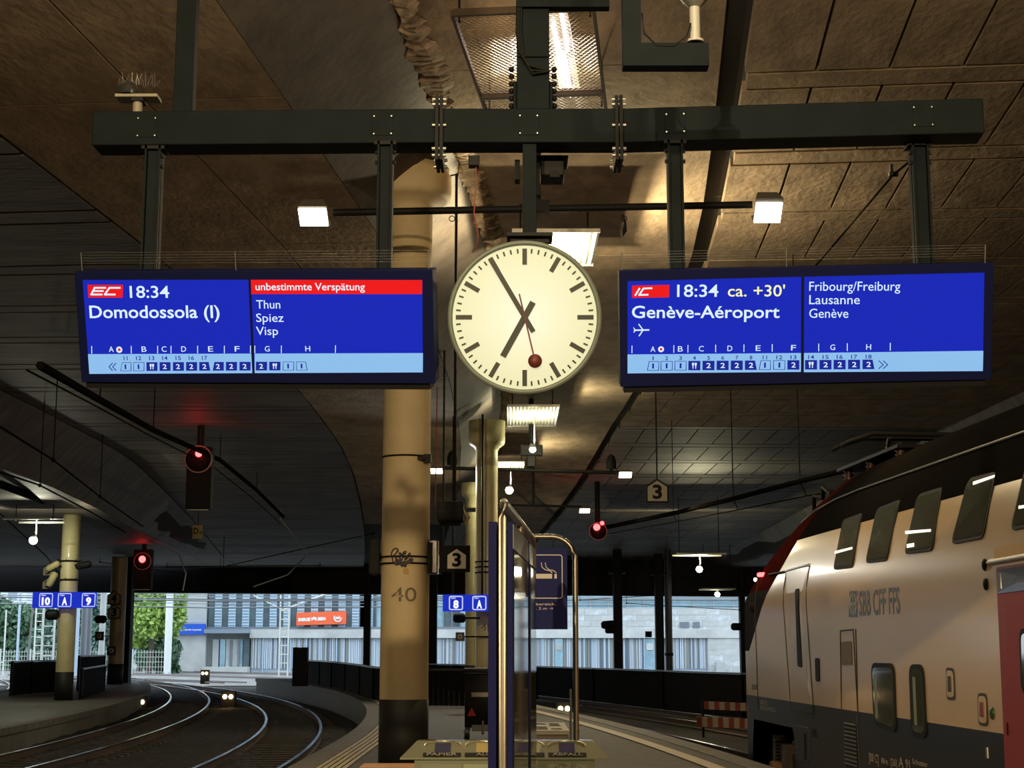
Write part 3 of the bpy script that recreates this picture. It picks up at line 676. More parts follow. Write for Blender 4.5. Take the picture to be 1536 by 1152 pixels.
a, b = at(500, 319, 18), at(1128, 307, 18); tb = bar('long dark lamp pipe running behind clock with floodlight at each end', a, b, .045)
c_ = at(806, 310, 18); obj('rod', MB().tube([c_, (c_.x, c_.y, 8.3)], .045, 10), steel_d, tb); obj('joint', MB().cb(c_, (.3, .14, .14)), steel_d, tb)
for px in (678, 936):
    p = at(px, 328, 18); obj('ring', MB().tube([p+Vector((.035*math.cos(k*.6), 0, .035*math.sin(k*.6))) for k in range(12)], .006, 5), steel_d, tb)
p = at(934, 322, 17.9); obj('loose_cable', MB().tube([p, p+Vector((.03,0,-.1)), p+Vector((.02,0,-.2)), p+Vector((-.0,0,-.26))], [.012, .014, .03, .012], 7), rubber, tb)
flood('glowing floodlight at the left end of long lamp pipe', at(470, 325, 18), (.36, .3, .16), -.5, power=450, aim=(-4, 14, 0), col=WARM)
flood('glowing floodlight at the right end of long lamp pipe', at(1152, 318, 18), (.34, .3, .2), -.7, power=380, aim=(3, 12, .5), col=WARM)
a, b = at(664, 702, 42), at(930, 709, 42); tb = bar('middle lamp pipe crossing behind the pale yellow 4P column', a, b, .05)
c_ = at(797, 704, 42); obj('rod', MB().tube([c_, (c_.x, c_.y, 8.3)], .07, 8), steel_d, tb); obj('joint', MB().cb(at(797, 676, 41.9), (.62, .3, .3)).cb(at(797, 690, 41.9), (.25, .2, .4)), steel_d, tb, bevel=.03)
flood('small white disc lamp at the left end of middle pipe', at(655, 706, 42), (.34, .3, .1), -.3, power=500, aim=(-2, 36, 0), col=WHT)
flood('small strip lamp at the right end of middle pipe', at(938, 712, 42), (.36, .3, .1), -.4, power=700, aim=(3, 36, 0), col=WARM)
for px, py, nm in ((678, 686, 'dark rounded loudspeaker standing on left of middle pipe'), (917, 692, 'dark rounded loudspeaker standing near right of middle pipe')):
    p = at(px, py, 42); t = thing('loudspeaker', nm, 'speaker', p)
    obj('cabinet', MB().tube([p+Vector((0,.1,-.2)), p+Vector((0,.1,0)), p+Vector((0,.1,.14)), p+Vector((0,.1,.2))], [.14, .14, .1, .03], 12), rubber, t); obj('foot', MB().cb(p+Vector((0,.1,-.24)), (.1, .1, .1)), steel_d, t)
a, b = at(705, 756, 54), at(872, 760, 54); tb = bar('farthest thin pale lamp pipe behind the stainless panel frame', a, b, .04)
c_ = at(800, 759, 54); obj('rod', MB().tube([c_, (c_.x, c_.y, ceilz(c_.x, c_.y))], .04, 8), steel_d, tb)
flood('tiny pale lamp at the end of farthest pipe', at(877, 766, 54), (.38, .3, .12), -.4, power=300, aim=(2, 48, 0), col=YEL)
# reflector lamps: a plate hung under the roof, a lamp below it throwing light up
plate_m = mat('corrugated white reflector', (.45, .46, .42), .4, metal=.2)
def reflector(lb, plb, c, pw, pd, ppx, zp, lz, power, col, corr=True, head=True, ztop=8.3):
    cx, cy = c; t = thing('reflector_plate', plb, 'reflector', (cx, cy, zp))
    if corr:
        mb = MB(); n = int(pw/.0225); vs = []
        for j in (0, 1):
            for i in range(n+1): vs.append((cx-pw/2+pw*i/n, cy-pd/2+pd*j, zp+.02*math.sin(i*PI/2)))
        mb.add(vs, [(i, i+1, n+2+i, n+1+i) for i in range(n)]); obj('sheet', mb, plate_m, t)
    else: obj('sheet', MB().add([(cx-pw/2, cy-pd/2, zp), (cx+pw/2, cy-pd/2, zp), (cx+pw/2, cy+pd/2, zp+.1), (cx-pw/2, cy+pd/2, zp+.1)], [(0,1,2,3)]), plate_m, t)
    for e0 in (cy-pd/2-.03, cy+pd/2): obj('edge_bar', MB().box(cx-pw/2, cx+pw/2, e0, e0+.03, zp-.03, zp+.03), galv, t)
    for dx in (-pw*.4, pw*.4): obj('hanger', MB().tube([(cx+dx, cy, zp), (cx+dx, cy, ceilz(cx+dx, cy))], .015, 5), steel_d, t)
    if head:
        l = thing('uplight', lb, 'lamp', (cx, cy, lz))
        obj('stem', MB().tube([(cx+.05, cy+.1, lz-.05), (cx+.05, cy+.1, zp+.07)], .022, 6), galv, l)
        obj('head', MB().lathe((cx, cy, lz), [(0, .1), (.07, .09), (.09, .02), (.12, .0), (0, .0)], 16), mat('grey lamp housing', (.13, .12, .1), .5), l)
        obj('bulb', MB().sphere((cx, cy, lz-.05), .085 if cy < 45 else .13, 12), lamp_star, l)
        lamp('uplight_beam', 'SPOT', (cx, cy, lz+.13), power*1.1, col, .07, (cx, cy, lz+3), 168 if cy < 30 else 150, .25 if cy < 30 else .6)
        lamp('uplight_bulb', 'POINT', (cx, cy-.02, lz-.17), power*(.4 if cy > 45 and cy < 60 else .16 if cy > 10 else .03), col, .07)
reflector('uplight hidden behind clock under corrugated plate', 'corrugated reflector plate just right above the clock', (.65, 22.9), 1.3, 2.0, 0, 7.6, 6.95, 1250, (1, .84, .5))
reflector('uplight under the second reflector below the clock', 'two part corrugated reflector seen just below the clock', (.55, 40.5), 1.35, 3.6, 0, 7.6, 6.75, 520, YEL)
c_ = at(764, 733, 50.5); reflector('bright star like lamp above the stainless panel frame', 'small bright reflector plate above middle lamp pipe', (c_.x, 50.5), 1.0, 2.2, 0, 7.45, c_.z, 500, YEL, ztop=7.9)
c_ = at(50, 808, 48); reflector('white star lamp hanging left of the 10 A 9 column', 'square pale reflector plate at the far left', (c_.x, 48), 1.45, 1.5, 0, at(50, 781, 48).z, c_.z, 700, (1, .98, .72), False, ztop=6)
c_ = at(1049, 852, 62); reflector('white star lamp hanging left of the train nose', 'pale reflector plate above the lamp by the train nose', (c_.x, 62), 2.0, 1.4, 0, at(1049, 832, 62).z, c_.z, 3200, YEL, False, ztop=6)
c_ = at(1076, 890, 78); reflector('small far lamp low beside the train nose', 'thin far reflector plate low beside the train nose', (c_.x, 78), 1.7, 1.2, 0, at(1076, 884, 78).z, c_.z, 250, YEL, False, ztop=5.7)
c_ = at(130, 842, 66); reflector('dim far lamp behind the yellow lit column', 'small reflector plate between the two island columns', (at(131, 800, 66).x, 66), 1.6, 1.2, 0, at(131, 806, 66).z, at(131, 806, 66).z-.7, 60, YEL, False, head=False, ztop=6)
reflector('uplight on the island platform beyond the left picture edge', 'reflector plate on the island beyond the left picture edge', (-15.2, 33), 1.45, 1.5, 0, 5.6, 4.9, 900, (1, .95, .62), False, ztop=6)
reflector('added unseen uplight above the photographer', 'added unseen corrugated reflector plate above the photographer', (.5, 5.6), 1.3, 2.0, 0, 7.6, 5.4, 2600, (1, .84, .5))  # unseen pendant lamp and plate, added to brighten the near roof
# expanded metal tray above the post
Mh = Matrix.Translation((-.0, 0, 0)); A_, B_ = at(680, 8, 14.3), at(888, 8, 14.3)
hx = math.atan(.1025); M = Matrix.Translation(((A_.x+B_.x)/2, 14.3, 7.75)) @ yaw(-hx); wdt = (B_.x-A_.x)
mt = thing('mesh_ceiling_tray', 'rusty expanded metal mesh tray under the roof behind gantry post', 'ceiling mesh', M)
q = MB(); rows = 62
for j in range(rows):
    y = j*3.05/rows; n = 46; a = []
    for i in range(n+1): x = -wdt/2+wdt*i/n; a.append((x, y+(.02 if (i+j) % 2 else -.008), 0))
    for i in range(n):
        p, r = a[i], a[i+1]; q.add([p, r, (r[0], r[1]+.014, .012), (p[0], p[1]+.014, .012)], [(0,1,2,3)])
o = obj('mesh', q, mat('brassy expanded metal', (.6, .5, .3), .35, metal=.5, noise=.5, scale=4), mt, True); o['kind'] = 'stuff'
obj('tray_frame', MB().box(-wdt/2-.03, -wdt/2, -.03, 3.1, -.03, .04).box(wdt/2, wdt/2+.03, -.03, 3.1, -.03, .04).box(-wdt/2, wdt/2, -.05, 0, -.03, .04).box(-wdt/2, wdt/2, 2.25, 2.33, -.04, .04).box(-wdt/2, wdt/2, 3.06, 3.1, -.03, .04), mat('rusty angle iron', (.06, .035, .022), .7), mt, True)
q = MB()
for sx in (-1, 1):
    for yy in (.2, 2.8): q.tube([(sx*wdt*.48, yy, 0), (sx*wdt*.48, yy, .6)], .012, 5)
obj('hanger', q, steel_d, mt, True)
tl = thing('tube_light', 'glowing strip light above the rusty mesh tray', 'lamp', M @ Matrix.Translation((.28, 1.3, .22)))
for i, (dx, y0, y1) in enumerate(((-.05, -.4, 1.3), (.06, -.9, .3), (.0, .6, 1.7))): obj('tube', MB().tube([(dx, y0, 0), (dx, y1, 0)], .018, 8), emis('purple white tube', (1, .9, 1), 5), tl, True)
lamp('tube_glow', 'AREA', M @ Vector((.1, 1.4, .28)), 45, (1, .85, .75), .9)
obj('batten', MB().box(-.12, .12, -1, 1.7, .05, .1), galv, tl, True)
# ---- lamps of the same kind behind the photographer
for i, (x, y) in enumerate(((-3.4, -7), (3.6, -7))):
    flood(('floodlight over the platform behind the photographer, track 8 side', 'floodlight over the platform behind the photographer, train side')[i], (x, y, 6.6), (.36, .3, .18), .4, power=(6800, 2600)[i], aim=((3, 16, .5), (-2, 16, 1))[i], col=WARM, spot=(78, 70)[i])
tb = bar('lamp pipe behind the photographer with two floodlights', Vector((-3.2, -7, 6.65)), Vector((3.4, -7, 6.65)), .045); obj('rod', cyl((0, -7, 6.65), (0, -7, 8.35), .045, 8), steel_d, tb)
# ============================================================ TRAIN
TO = Vector((3.51, 22.3, 0)); _a = Vector((.0613, -1, 0)).normalized(); _b = Vector((-_a.y, _a.x, 0))
TM = Matrix(((-_a.x, _b.x, 0, TO.x), (-_a.y, _b.y, 0, TO.y), (0, 0, 1, 0), (0, 0, 0, 1)))
# local frame: X' = forward along nose (-s), Y' = inward w, Z up -> keep right handed by using (s,w,z) = (-X',Y',Z)
TM = Matrix((( _b.x, -_a.x, 0, TO.x), (_b.y, -_a.y, 0, TO.y), (0, 0, 1, 0), (0, 0, 0, 1)))   # local x = w (inward), local y = -s (forward), z up
PROF = [(0, -.3), (0, .86), (0, 1.6), (0, 2.1), (.015, 2.3), (.06, 2.5), (.14, 2.8), (.22, 3.05), (.33, 3.3), (.5, 3.55), (.75, 3.78), (1.05, 3.92), (1.4, 3.97)]
def prof(z):
    for (w0, z0), (w1, z1) in zip(PROF[:-1], PROF[1:]):
        if z <= z1: return w0+(w1-w0)*max(0, (z-z0))/(z1-z0)
    return 1.4
TI = TM.inverted()
def tpt(px, py):
    """photo pixel -> (s, z) on the near side of the train"""
    o = TI @ Vector((0, 0, EYE)); q = TI @ at(px, py, 10); d = q-o; w = 0
    for _ in range(12):
        t = (w-o.x)/d.x; p = o+d*t; w = prof(p.z)
    return -p.y, p.z
def c8(X, Y): return tpt(1040+X*.4618, 620+Y*.4618)
train = thing('double_deck_train', 'cream double deck train with grey skirt and red door', 'train', TM)
nt = bpy.data.materials.new('train livery'); nt.use_nodes = True; N = nt.node_tree.nodes; L = nt.node_tree.links; pb = N['Principled BSDF']
pb.inputs['Roughness'].default_value = .32; pb.inputs['Coat Weight'].default_value = .25; pb.inputs['Coat Roughness'].default_value = .12
tc = N.new('ShaderNodeTexCoord'); sx = N.new('ShaderNodeSeparateXYZ'); L.new(tc.outputs['Object'], sx.inputs[0])
def mth(op, a, b=None, c=None):
    m = N.new('ShaderNodeMath'); m.operation = op
    for i, v in enumerate((a, b, c)):
        if v is None: continue
        if isinstance(v, (int, float)): m.inputs[i].default_value = v
        else: L.new(v, m.inputs[i])
    return m.outputs[0]
def mixc(fac, a, b):
    m = N.new('ShaderNodeMix'); m.data_type = 'RGBA'; L.new(fac, m.inputs[0])
    for i, v in ((6, a), (7, b)):
        if isinstance(v, tuple): m.inputs[i].default_value = (*v, 1)
        else: L.new(v, m.inputs[i])
    return m.outputs[2]
X_, Y_, Z_ = sx.outputs[0], sx.outputs[1], sx.outputs[2]
cream = (.60, .42, .21); low = (.019, .019, .019); roofc = (.011, .010, .009); redn = (.055, .009, .007)
zr = 2.97
c0 = mixc(mth('GREATER_THAN', Z_, .865), low, cream); c1 = mixc(mth('GREATER_THAN', Z_, zr), c0, roofc)
# dark red cap: forward of a slanting line from the roof down to the windscreen
(sA, zA), (sB, zB_) = c8(320, 378), c8(205, 690)
red = mth('GREATER_THAN', mth('ADD', Y_, mth('MULTIPLY_ADD', mth('SUBTRACT', Z_, 1.45), 1.5, -.6)), 0)
redz = mth('GREATER_THAN', Z_, 1.5)
c2 = mixc(mth('MULTIPLY', red, redz), c1, redn); c3 = mixc(mth('MULTIPLY', mth('MULTIPLY', red, redz), mth('LESS_THAN', Z_, 2.35)), c2, (.03, .03, .035)); L.new(c3, pb.inputs['Base Color'])
rf = mth('MAXIMUM', mth('GREATER_THAN', Z_, zr), mth('MULTIPLY', red, redz)); L.new(mth('MULTIPLY_ADD', rf, .4, .32), pb.inputs['Roughness']); L.new(mth('MULTIPLY', mth('SUBTRACT', 1, rf), mth('MULTIPLY_ADD', mth('GREATER_THAN', Z_, .865), .22, .03)), pb.inputs['Coat Weight']); L.new(mth('MULTIPLY', mth('SUBTRACT', 1, rf), mth('MULTIPLY_ADD', mth('GREATER_THAN', Z_, .865), .35, .1)), pb.inputs['Specular IOR Level'])
nz = N.new('ShaderNodeTexNoise'); nz.inputs['Scale'].default_value = 1.6; L.new(tc.outputs['Object'], nz.inputs[0]); bp = N.new('ShaderNodeBump'); bp.inputs['Strength'].default_value = .12; bp.inputs['Distance'].default_value = .02
L.new(nz.outputs['Fac'], bp.inputs['Height']); L.new(bp.outputs[0], pb.inputs['Normal'])
full = PROF+[(2.8-w, z) for w, z in PROF[-2::-1]]
sb0, sb1 = c8(190, 1000)[0], c8(330, 1100)[0]; zarch = c8(250, 1005)[1]
def zbot(s):
    if sb0 <= s <= sb1+.3: return -.3+(zarch+.3)*min(1, sstep(sb0-.1, sb0+.15, s), 1-sstep(sb1-.1, sb1+.3, s))
    return -.3
st = [27, 20, 14, 9, 6, sb1+.6, sb1+.3, sb1+.15, sb1, sb1-.1, sb1-.4, (sb0+sb1)/2, sb0+.3, sb0+.15, sb0+.05, sb0-.05, 0.0 if sb0 > .3 else sb0-.2]
st = sorted(set(round(x, 3) for x in st), reverse=True)
FT = [(-1.4, .2), (-.9, .38), (-.5, .55), (0, .67), (.8, .80), (1.8, .93), (3, .985), (4, 1), (40, 1)]
def ftop(s):
    if s <= FT[0][0]: return FT[0][1]
    for (a, f), (b, g_) in zip(FT[:-1], FT[1:]):
        if s <= b: return f+(g_-f)*(s-a)/(b-a)
    return 1
def squash(z, s): return z if z < 2.2 else 2.2+(z-2.2)*ftop(s)
def nose_len(z): return .62-.75*sstep(1.9, 4.0, z)+.05*sstep(-.3, .6, z)
vs = []; rows = []
st = sorted(set(st+[5, 4, 3.4, 1.3, .4]), reverse=True)
smin = st[-1]
for s in st: rows.append([(w, -s, max(z, zbot(s)) if z < 0 else squash(z, s)) for w, z in full])
def nosept(w, z, tau):
    Lf = nose_len(z); s = smin-Lf*tau; sh = .55*(1-math.sqrt(max(0, 1-tau**2.6))); return (1.4+(w-1.4)*(1-sh), -s, squash(z, s))
for k in range(1, 10): rows.append([nosept(w, z, k/9) for w, z in full])
m = len(full); mb = MB(); mb.add([p for r in rows for p in r], [(i*m+k, i*m+k+1, (i+1)*m+k+1, (i+1)*m+k) for i in range(len(rows)-1) for k in range(m-1)], 0, True)
mb.f = [f[::-1] for f in mb.f]
last = (len(rows)-1)*m; mb.f.append(tuple(last+k for k in range(m))); mb.mi.append(0); mb.sm.append(False)
mb.f.append(tuple(range(m))[::-1]); mb.mi.append(0); mb.sm.append(False)
body = obj('body', mb, nt, train, True)
def tq(crops, m, name, parent=None, o0=.004, o1=.03, rnd=0.0, grow=0.0, n=4):
    """patch on the body side from crop-8 corner pixels TL,TR,BR,BL, rounded corners, standing proud"""
    P = [c8(*c) for c in crops]; out = []
    cs = sum(p[0] for p in P)/4; cz_ = sum(p[1] for p in P)/4
    P = [(p[0]+(grow if p[0] > cs else -grow), p[1]+(grow if p[1] > cz_ else -grow)) for p in P]
    for i in range(4):
        p, a, b = Vector(P[i]), Vector(P[i-1]), Vector(P[(i+1) % 4]); 
        da, db = (a-p), (b-p); r = min(rnd, da.length*.48, db.length*.48)
        if r <= 0: out.append(p); continue
        A, B = p+da.normalized()*r, p+db.normalized()*r
        for k in range(n+1): t = k/n; out.append(A*(1-t)**2+p*2*t*(1-t)+B*t*t)
    k = len(out); cen = sum(out, Vector((0, 0)))/k
    q = MB()
    V = [(prof(p.y)-o1, -p.x, p.y) for p in out]+[(prof(p.y)+o0, -p.x, p.y) for p in out]
    # interior rings so that the patch follows the curved side
    rings = [out]+[[cen+(p-cen)*f for p in out] for f in (.66, .33)]
    V2 = [(prof(p.y)-o1, -p.x, p.y) for rg in rings for p in rg]+[(prof(cen.y)-o1, -cen.x, cen.y)]
    fs = [(i*k+j, i*k+(j+1) % k, (i+1)*k+(j+1) % k, (i+1)*k+j) for i in (0, 1) for j in range(k)]+[(2*k+j, 2*k+(j+1) % k, 3*k) for j in range(k)]
    q.add(V2, fs); q.add(V, [(j, j+k, (j+1) % k+k, (j+1) % k) for j in range(k)])
    return obj(name, q, m, parent or train, True)
glassw = mat('train window glass', (.07, .08, .055), .05, spec=1.0, coat=.5)
UP = [[(490,345),(553,322),(520,500),(457,508)], [(600,308),(678,278),(632,478),(562,487)], [(735,262),(815,238),(780,445),(688,458)], [(900,210),(990,188),(945,405),(840,425)], [(1085,168),(1190,140),(1150,352),(1033,382)]]
for c_ in UP:
    w_ = tq(c_, rubber, 'upper_window', rnd=.09, o1=.012); tq(c_, glassw, 'pane', w_, rnd=.07, grow=-.035, o1=.016)
strip = emis('painted lamp streak', (1.0, .93, .7), 1.6)  # glowing strips imitate lamp streaks in the opaque panes
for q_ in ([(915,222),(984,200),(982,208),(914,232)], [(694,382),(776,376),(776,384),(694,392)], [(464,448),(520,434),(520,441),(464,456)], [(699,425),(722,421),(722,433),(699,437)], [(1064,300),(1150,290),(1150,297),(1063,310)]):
    tq(q_, strip, 'lamp_streak', rnd=.004, o1=.019, o0=-.012)
dS = 0
for c_, fl in (([(580,810),(655,812),(663,1040),(590,1012)], 0), ([(703,815),(750,815),(762,1060),(712,1048)], 0)):
    w_ = tq(c_, rubber, 'lower_window', rnd=.14, o1=.014); tq(c_, glassw, 'pane', w_, rnd=.1, grow=-.05, o1=.018)
    (x0, z0), (x1, z1) = c8(*c_[0]), c8(*c_[2])
    obj('pane_strip', MB().box(prof(1)-.0195, prof(1)-.018, -(x0+.2), -(x0+.12), z1+.12, z0-.12), mat('greenish strip', (.22, .25, .16), .5), w_, True)  # narrow greenish strip laid over the pane
# cab door, seams
seam = mat('panel seam', (.05, .042, .035), .6)
def tline(pts, name='panel_seam', wd=.009, m=seam, parent=None, o=.004):
    q = MB(); P = []
    for (a, b) in zip(pts[:-1], pts[1:]):
        (s0, z0), (s1, z1) = c8(*a), c8(*b)
        for k in range(9): t = k/8; P.append((prof(z0+(z1-z0)*t)-o+.004, -(s0+(s1-s0)*t), z0+(z1-z0)*t))
    q.tube(P, wd, 4); return obj(name, q, m, parent or train, True)
dr = tq([(303,512),(378,497),(392,975),(318,962)], nt, 'cab_door', o0=.0, o1=.006, rnd=.02)
tline([(303,512),(318,962),(392,975),(378,497),(303,512)], 'door_seal', .009, seam, dr)
wn = tq([(333,572),(346,568),(356,826),(341,822)], rubber, 'door_window', dr, rnd=.05, o1=.012)
tline([(300,514),(245,524)], 'rain_gutter', .016, steel_d); tline([(378,492),(300,514)], 'rain_gutter', .02, galv)
tq([(397,795),(410,795),(412,872),(399,870)], rubber, 'door_handle', rnd=.04, o1=.01)
tline([(211,540),(212,960)]); tline([(482,960),(478,706),(520,702),(535,975)]); tline([(530,970),(540,1150)]); tline([(528,700),(536,980)])
tq([(482,742),(514,740),(517,817),(484,817)], mat('dark beige grille', (.2, .16, .11), .6), 'vent_panel', rnd=.01, o1=.008)
g_ = tq([(490,1000),(530,1005),(537,1150),(497,1150)], blackm, 'louvre_panel', rnd=.01, o1=.004)
s0, z0 = c8(490, 1000); s1, z1 = c8(537, 1150)
for k in range(11): z = z0-.02-(z0-z1-.03)*k/10; obj('louvre', MB().cb((prof(.2)-.012, -(s0+s1)/2, z), (.02, abs(s1-s0)*.86, .018), Euler((0, -.5, 0)).to_matrix()), mat('grey louvre', (.07, .072, .07), .4), g_, True)
b_ = tq([(332,1015),(375,1022),(378,1138),(335,1122)], nt, 'skirt_hatch', rnd=.02, o1=.008); tline([(332,1015),(375,1022),(378,1138),(335,1122),(332,1015)], 'hatch_seal', .008, seam, b_)
tline([(365,1040),(367,1125)], 'hatch_handle', .02, rubber, b_)
tq([(386,1023),(399,1026),(400,1054),(387,1051)], blackm, 'socket', rnd=.005, o1=.006)
for c_ in ([(822,825),(848,828),(853,932),(825,930)], [(925,908),(955,910),(960,1018),(928,1012)]):
    h_ = tq(c_, seam, 'recess_frame', rnd=.06, o1=.008); tq(c_, nt, 'recess_plate', h_, rnd=.05, grow=-.025, o1=.012); tq(c_, mat('dark red handle', (.2, .05, .03), .5) if c_[0][0] > 900 else seam, 'recess_handle', h_, rnd=.01, grow=-.075, o1=.02)
for X, Y in ((948, 492), (952, 555), (973, 974)):
    s_, z_ = c8(X, Y); obj('button', MB().sphere((prof(z_)-.005, -s_, z_), .045, 12, sz=(.5, 1, 1.2)), steel_d if Y != 974 else mat('dark green button', (.03, .06, .03), .3), train, True)
tq([(980,437),(1180,398),(1180,440),(980,478)], mat('yellow stripe', (.55, .29, .005), .45), 'yellow_band', o1=.008, rnd=.01)
tline([(960,486),(1180,448)], 'chrome_gutter', .03, galv)
redp = mat('red door paint', (.28, .022, .006), .45, spec=.3)
d_ = tq([(988,500),(1200,470),(1230,1220),(1018,1165)], redp, 'passenger_door', o1=.012, rnd=.03)
w_ = tq([(1066,700),(1160,690),(1170,1000),(1072,900)], rubber, 'door_window', d_, rnd=.08, o1=.02); tq([(1066,700),(1160,690),(1170,1000),(1072,900)], glassw, 'pane', w_, rnd=.06, grow=-.04, o1=.024)
tq([(994,508),(1200,478),(1200,560),(996,585)], mat('dark blue door head', (.02, .025, .07), .2, coat=.5), 'door_head', d_, o1=.018, rnd=.01)
tline([(1004,520),(1007,570)], 'door_edge_strip', .012, galv, d_, .02); tline([(1026,1005),(1027,1045)], 'door_slot', .012, rubber, d_, .015)
tline([(955,1085),(957,1120)], 'grab_mark', .02, galv)
# lettering: operator words and emblem
dk = mat('grey livery print', (.06, .06, .055), .35)
s0, z0 = c8(540, 657); s1, z1 = c8(672, 643); _, zt = c8(540, 580)
tx = MB(); text(tx, 'SBB CFF FFS', 0, s1-s0, 0, zt-z0, 0, .012, .002, 0)
tx.v = [Vector((prof(z0+v.z)-.0022+v.y*.5, -(s0+v.x), z0+v.z)) for v in tx.v]; tx.f = [f[::-1] for f in tx.f]
obj('lettering', tx, dk, train, True)
em = tq([(508,577),(534,577),(534,662),(505,662)], dk, 'emblem', o1=.002, rnd=.01)
sa, za = c8(508, 577); sb, zb_ = c8(534, 662); cs, cz2 = (sa+sb)/2, (za+zb_)/2; e = .11
q = MB()
for (a, b, c, d) in ((-.02, .02, -.13, .13), (-.16, .16, -.02, .02)): q.box(prof(cz2)-.004, prof(cz2)-.001, -(cs+b), -(cs+a), cz2+c, cz2+d)
for sg in (-1, 1):
    for sg2 in (-1, 1):
        q.add([(prof(cz2)-.004, -(cs+sg*.17), cz2), (prof(cz2)-.004, -(cs+sg*.08), cz2+sg2*.11), (prof(cz2)-.004, -(cs+sg*.04), cz2+sg2*.11), (prof(cz2)-.004, -(cs+sg*.11), cz2)], [(0,1,2,3)])
obj('emblem_cross', q, mat('pale emblem', (.5, .43, .3), .4), em, True)
def tsmall(X0, Y0, X1, Y1, st_, m, h):
    s0, z0 = c8(X0, Y0); s1, _ = c8(X1, Y1); tx = MB(); text(tx, st_, 0, s1-s0, 0, h, 0, 0, .002)
    tx.v = [Vector((prof(z0+v.z)-.0015+v.y*.3, -(s0+v.x), z0+v.z)) for v in tx.v]; obj('small_lettering', tx, m, train, True)
pm = mat('pale livery print', (.4, .34, .26), .5)
tsmall(218, 944, 240, 950, '600-22', pm, .06); tsmall(218, 962, 268, 974, '50 85 26-94 022-3', pm, .06)
tsmall(572, 1130, 602, 1140, '[00 C]', pm, .09); tsmall(612, 1135, 634, 1143, 'Bt', pm, .05); tsmall(642, 1143, 662, 1150, '[26]', pm, .07); tsmall(668, 1148, 683, 1150, 'A', pm, .1); tsmall(690, 1150, 704, 1152, '91', pm, .08); tsmall(712, 1138, 762, 1150, 'Schotter', pm, .05)
tq([(191,880),(206,881),(206,898),(191,897)], mat('dark beige grille', (.2, .16, .11), .6), 'number_plate', o1=.006, rnd=.005)
# nose: windscreen side glass, marker lights, wiper knob
def nq(zlo, zhi, t0, t1, m, name, grow=.012):
    q = MB(); V = []; nzv, nt_ = 8, 6
    for i in range(nzv+1):
        z = zlo+(zhi-zlo)*i/nzv
        for j in range(nt_+1):
            tau = t0+(t1-t0)*j/nt_; a_ = nosept(prof(z), z, tau); V.append((a_[0]-grow, a_[1]+grow*.5, a_[2]))
    q.add(V, [(i*(nt_+1)+j, i*(nt_+1)+j+1, (i+1)*(nt_+1)+j+1, (i+1)*(nt_+1)+j) for i in range(nzv) for j in range(nt_)], 0, True); return obj(name, q, m, train, True)
nq(1.45, 2.35, .55, .97, glassw, 'windscreen_side')
s_, z_ = c8(214, 524); obj('tail_light', MB().cb((prof(z_)+.03, -s_, z_), (.1, .16, .06)), redlens, train, True, bevel=.02)
s_, z_ = c8(197, 628); obj('mirror', MB().sphere((prof(z_)+.0, -s_, z_), .07, 12), rubber, train, True)
s_, z_ = c8(180, 540); obj('marker_lamp', MB().sphere((prof(z_)+.1, -s_, z_), .03, 8), lamp_glow, train, True)
# bogie
sm_ = (sb0+sb1)/2
bg_ = obj('bogie', MB().box(.25, .4, -(sb1+.9), -(sb0-.1), -.15, .12).box(.15, .3, -sm_-.1, -sm_+.25, -.35, .25).tube([(.18, -sm_+.35, -.3), (.18, -sm_+.35, .35)], .09, 10), mat('grimy bogie steel', (.06, .045, .03), .6, noise=.3, scale=6), train, True)
for ds_ in (-.25, 1.75): obj('wheel', MB().tube([(.38, -(sm_+ds_), -.13), (.5, -(sm_+ds_), -.13)], .42, 28), mat('rusty wheel', (.12, .07, .04), .5), bg_, True)
obj('axle_box', MB().tube([(.02, -(sm_-.2), -.12), (.38, -(sm_-.2), -.12)], .13, 14).tube([(-.0, -(sm_-.1), -.16), (.1, -(sm_-.45), -.12)], .03, 8), mat('rusty axle box', (.2, .1, .05), .5), bg_, True)
obj('coil_spring', MB().tube([(.16+.07*math.cos(k*.8), -(sm_-.2)+.07*math.sin(k*.8), .02+k*.006) for k in range(50)], .014, 6), steel_d, bg_, True)
obj('underframe', MB().box(.45, 2.4, -26, -.2, -.3, .3), blackm, train, True)
# roof gear: folded pantograph
pg = MB(); s_pg = 6.5
def roofp(w, s, z): return (w, -s, z)
def ry(s, z): return z-(3.97-squash(3.97, s))
pth = obj('pantograph', MB().box(.7, 2.1, -4.6, -2.0, 3.86, 3.90), steel_d, train, True)
for w in (.8, 2.0):
    obj('arm', MB().tube([(w, -4.4, 3.92), (1.4, -1.9, 4.0)], .035, 8), steel_d, pth, True)
    obj('arm', MB().tube([(1.4, -1.9, 4.0), (w, -4.0, 4.06)], .025, 8), steel_d, pth, True)
for s in (3.6, 4.0): obj('collector_head', MB().tube([(.2, -s, 3.95), (.3, -s, 4.00), (.6, -s, 4.10), (2.2, -s, 4.10), (2.5, -s, 4.00), (2.6, -s, 3.95)], .028, 8), rubber, pth, True)
for s in (2.2, 3.2, 4.4):
    for w in (.8, 2.0): obj('insulator', MB().lathe((w, -s, 3.72), [(.04, 0), (.07, .03), (.04, .05), (.07, .08), (.04, .1), (.07, .13), (.03, .16)], 10), mat('brown insulator', (.08, .04, .03), .3), pth, True)
hn = obj('roof_horn', MB().tube([(.75, -1.5, ry(1.5, 3.8)), (.72, -1.2, ry(1.2, 4.0)), (.78, -.95, ry(.95, 3.93)), (.72, -.7, ry(.7, 4.05)), (.78, -.45, ry(.45, 3.92))], .03, 7).tube([(1.0, -1.6, ry(1.6, 3.95)), (1.0, -.9, ry(.9, 4.06)), (1.0, -.5, ry(.5, 3.97))], .025, 7), rubber, train, True)
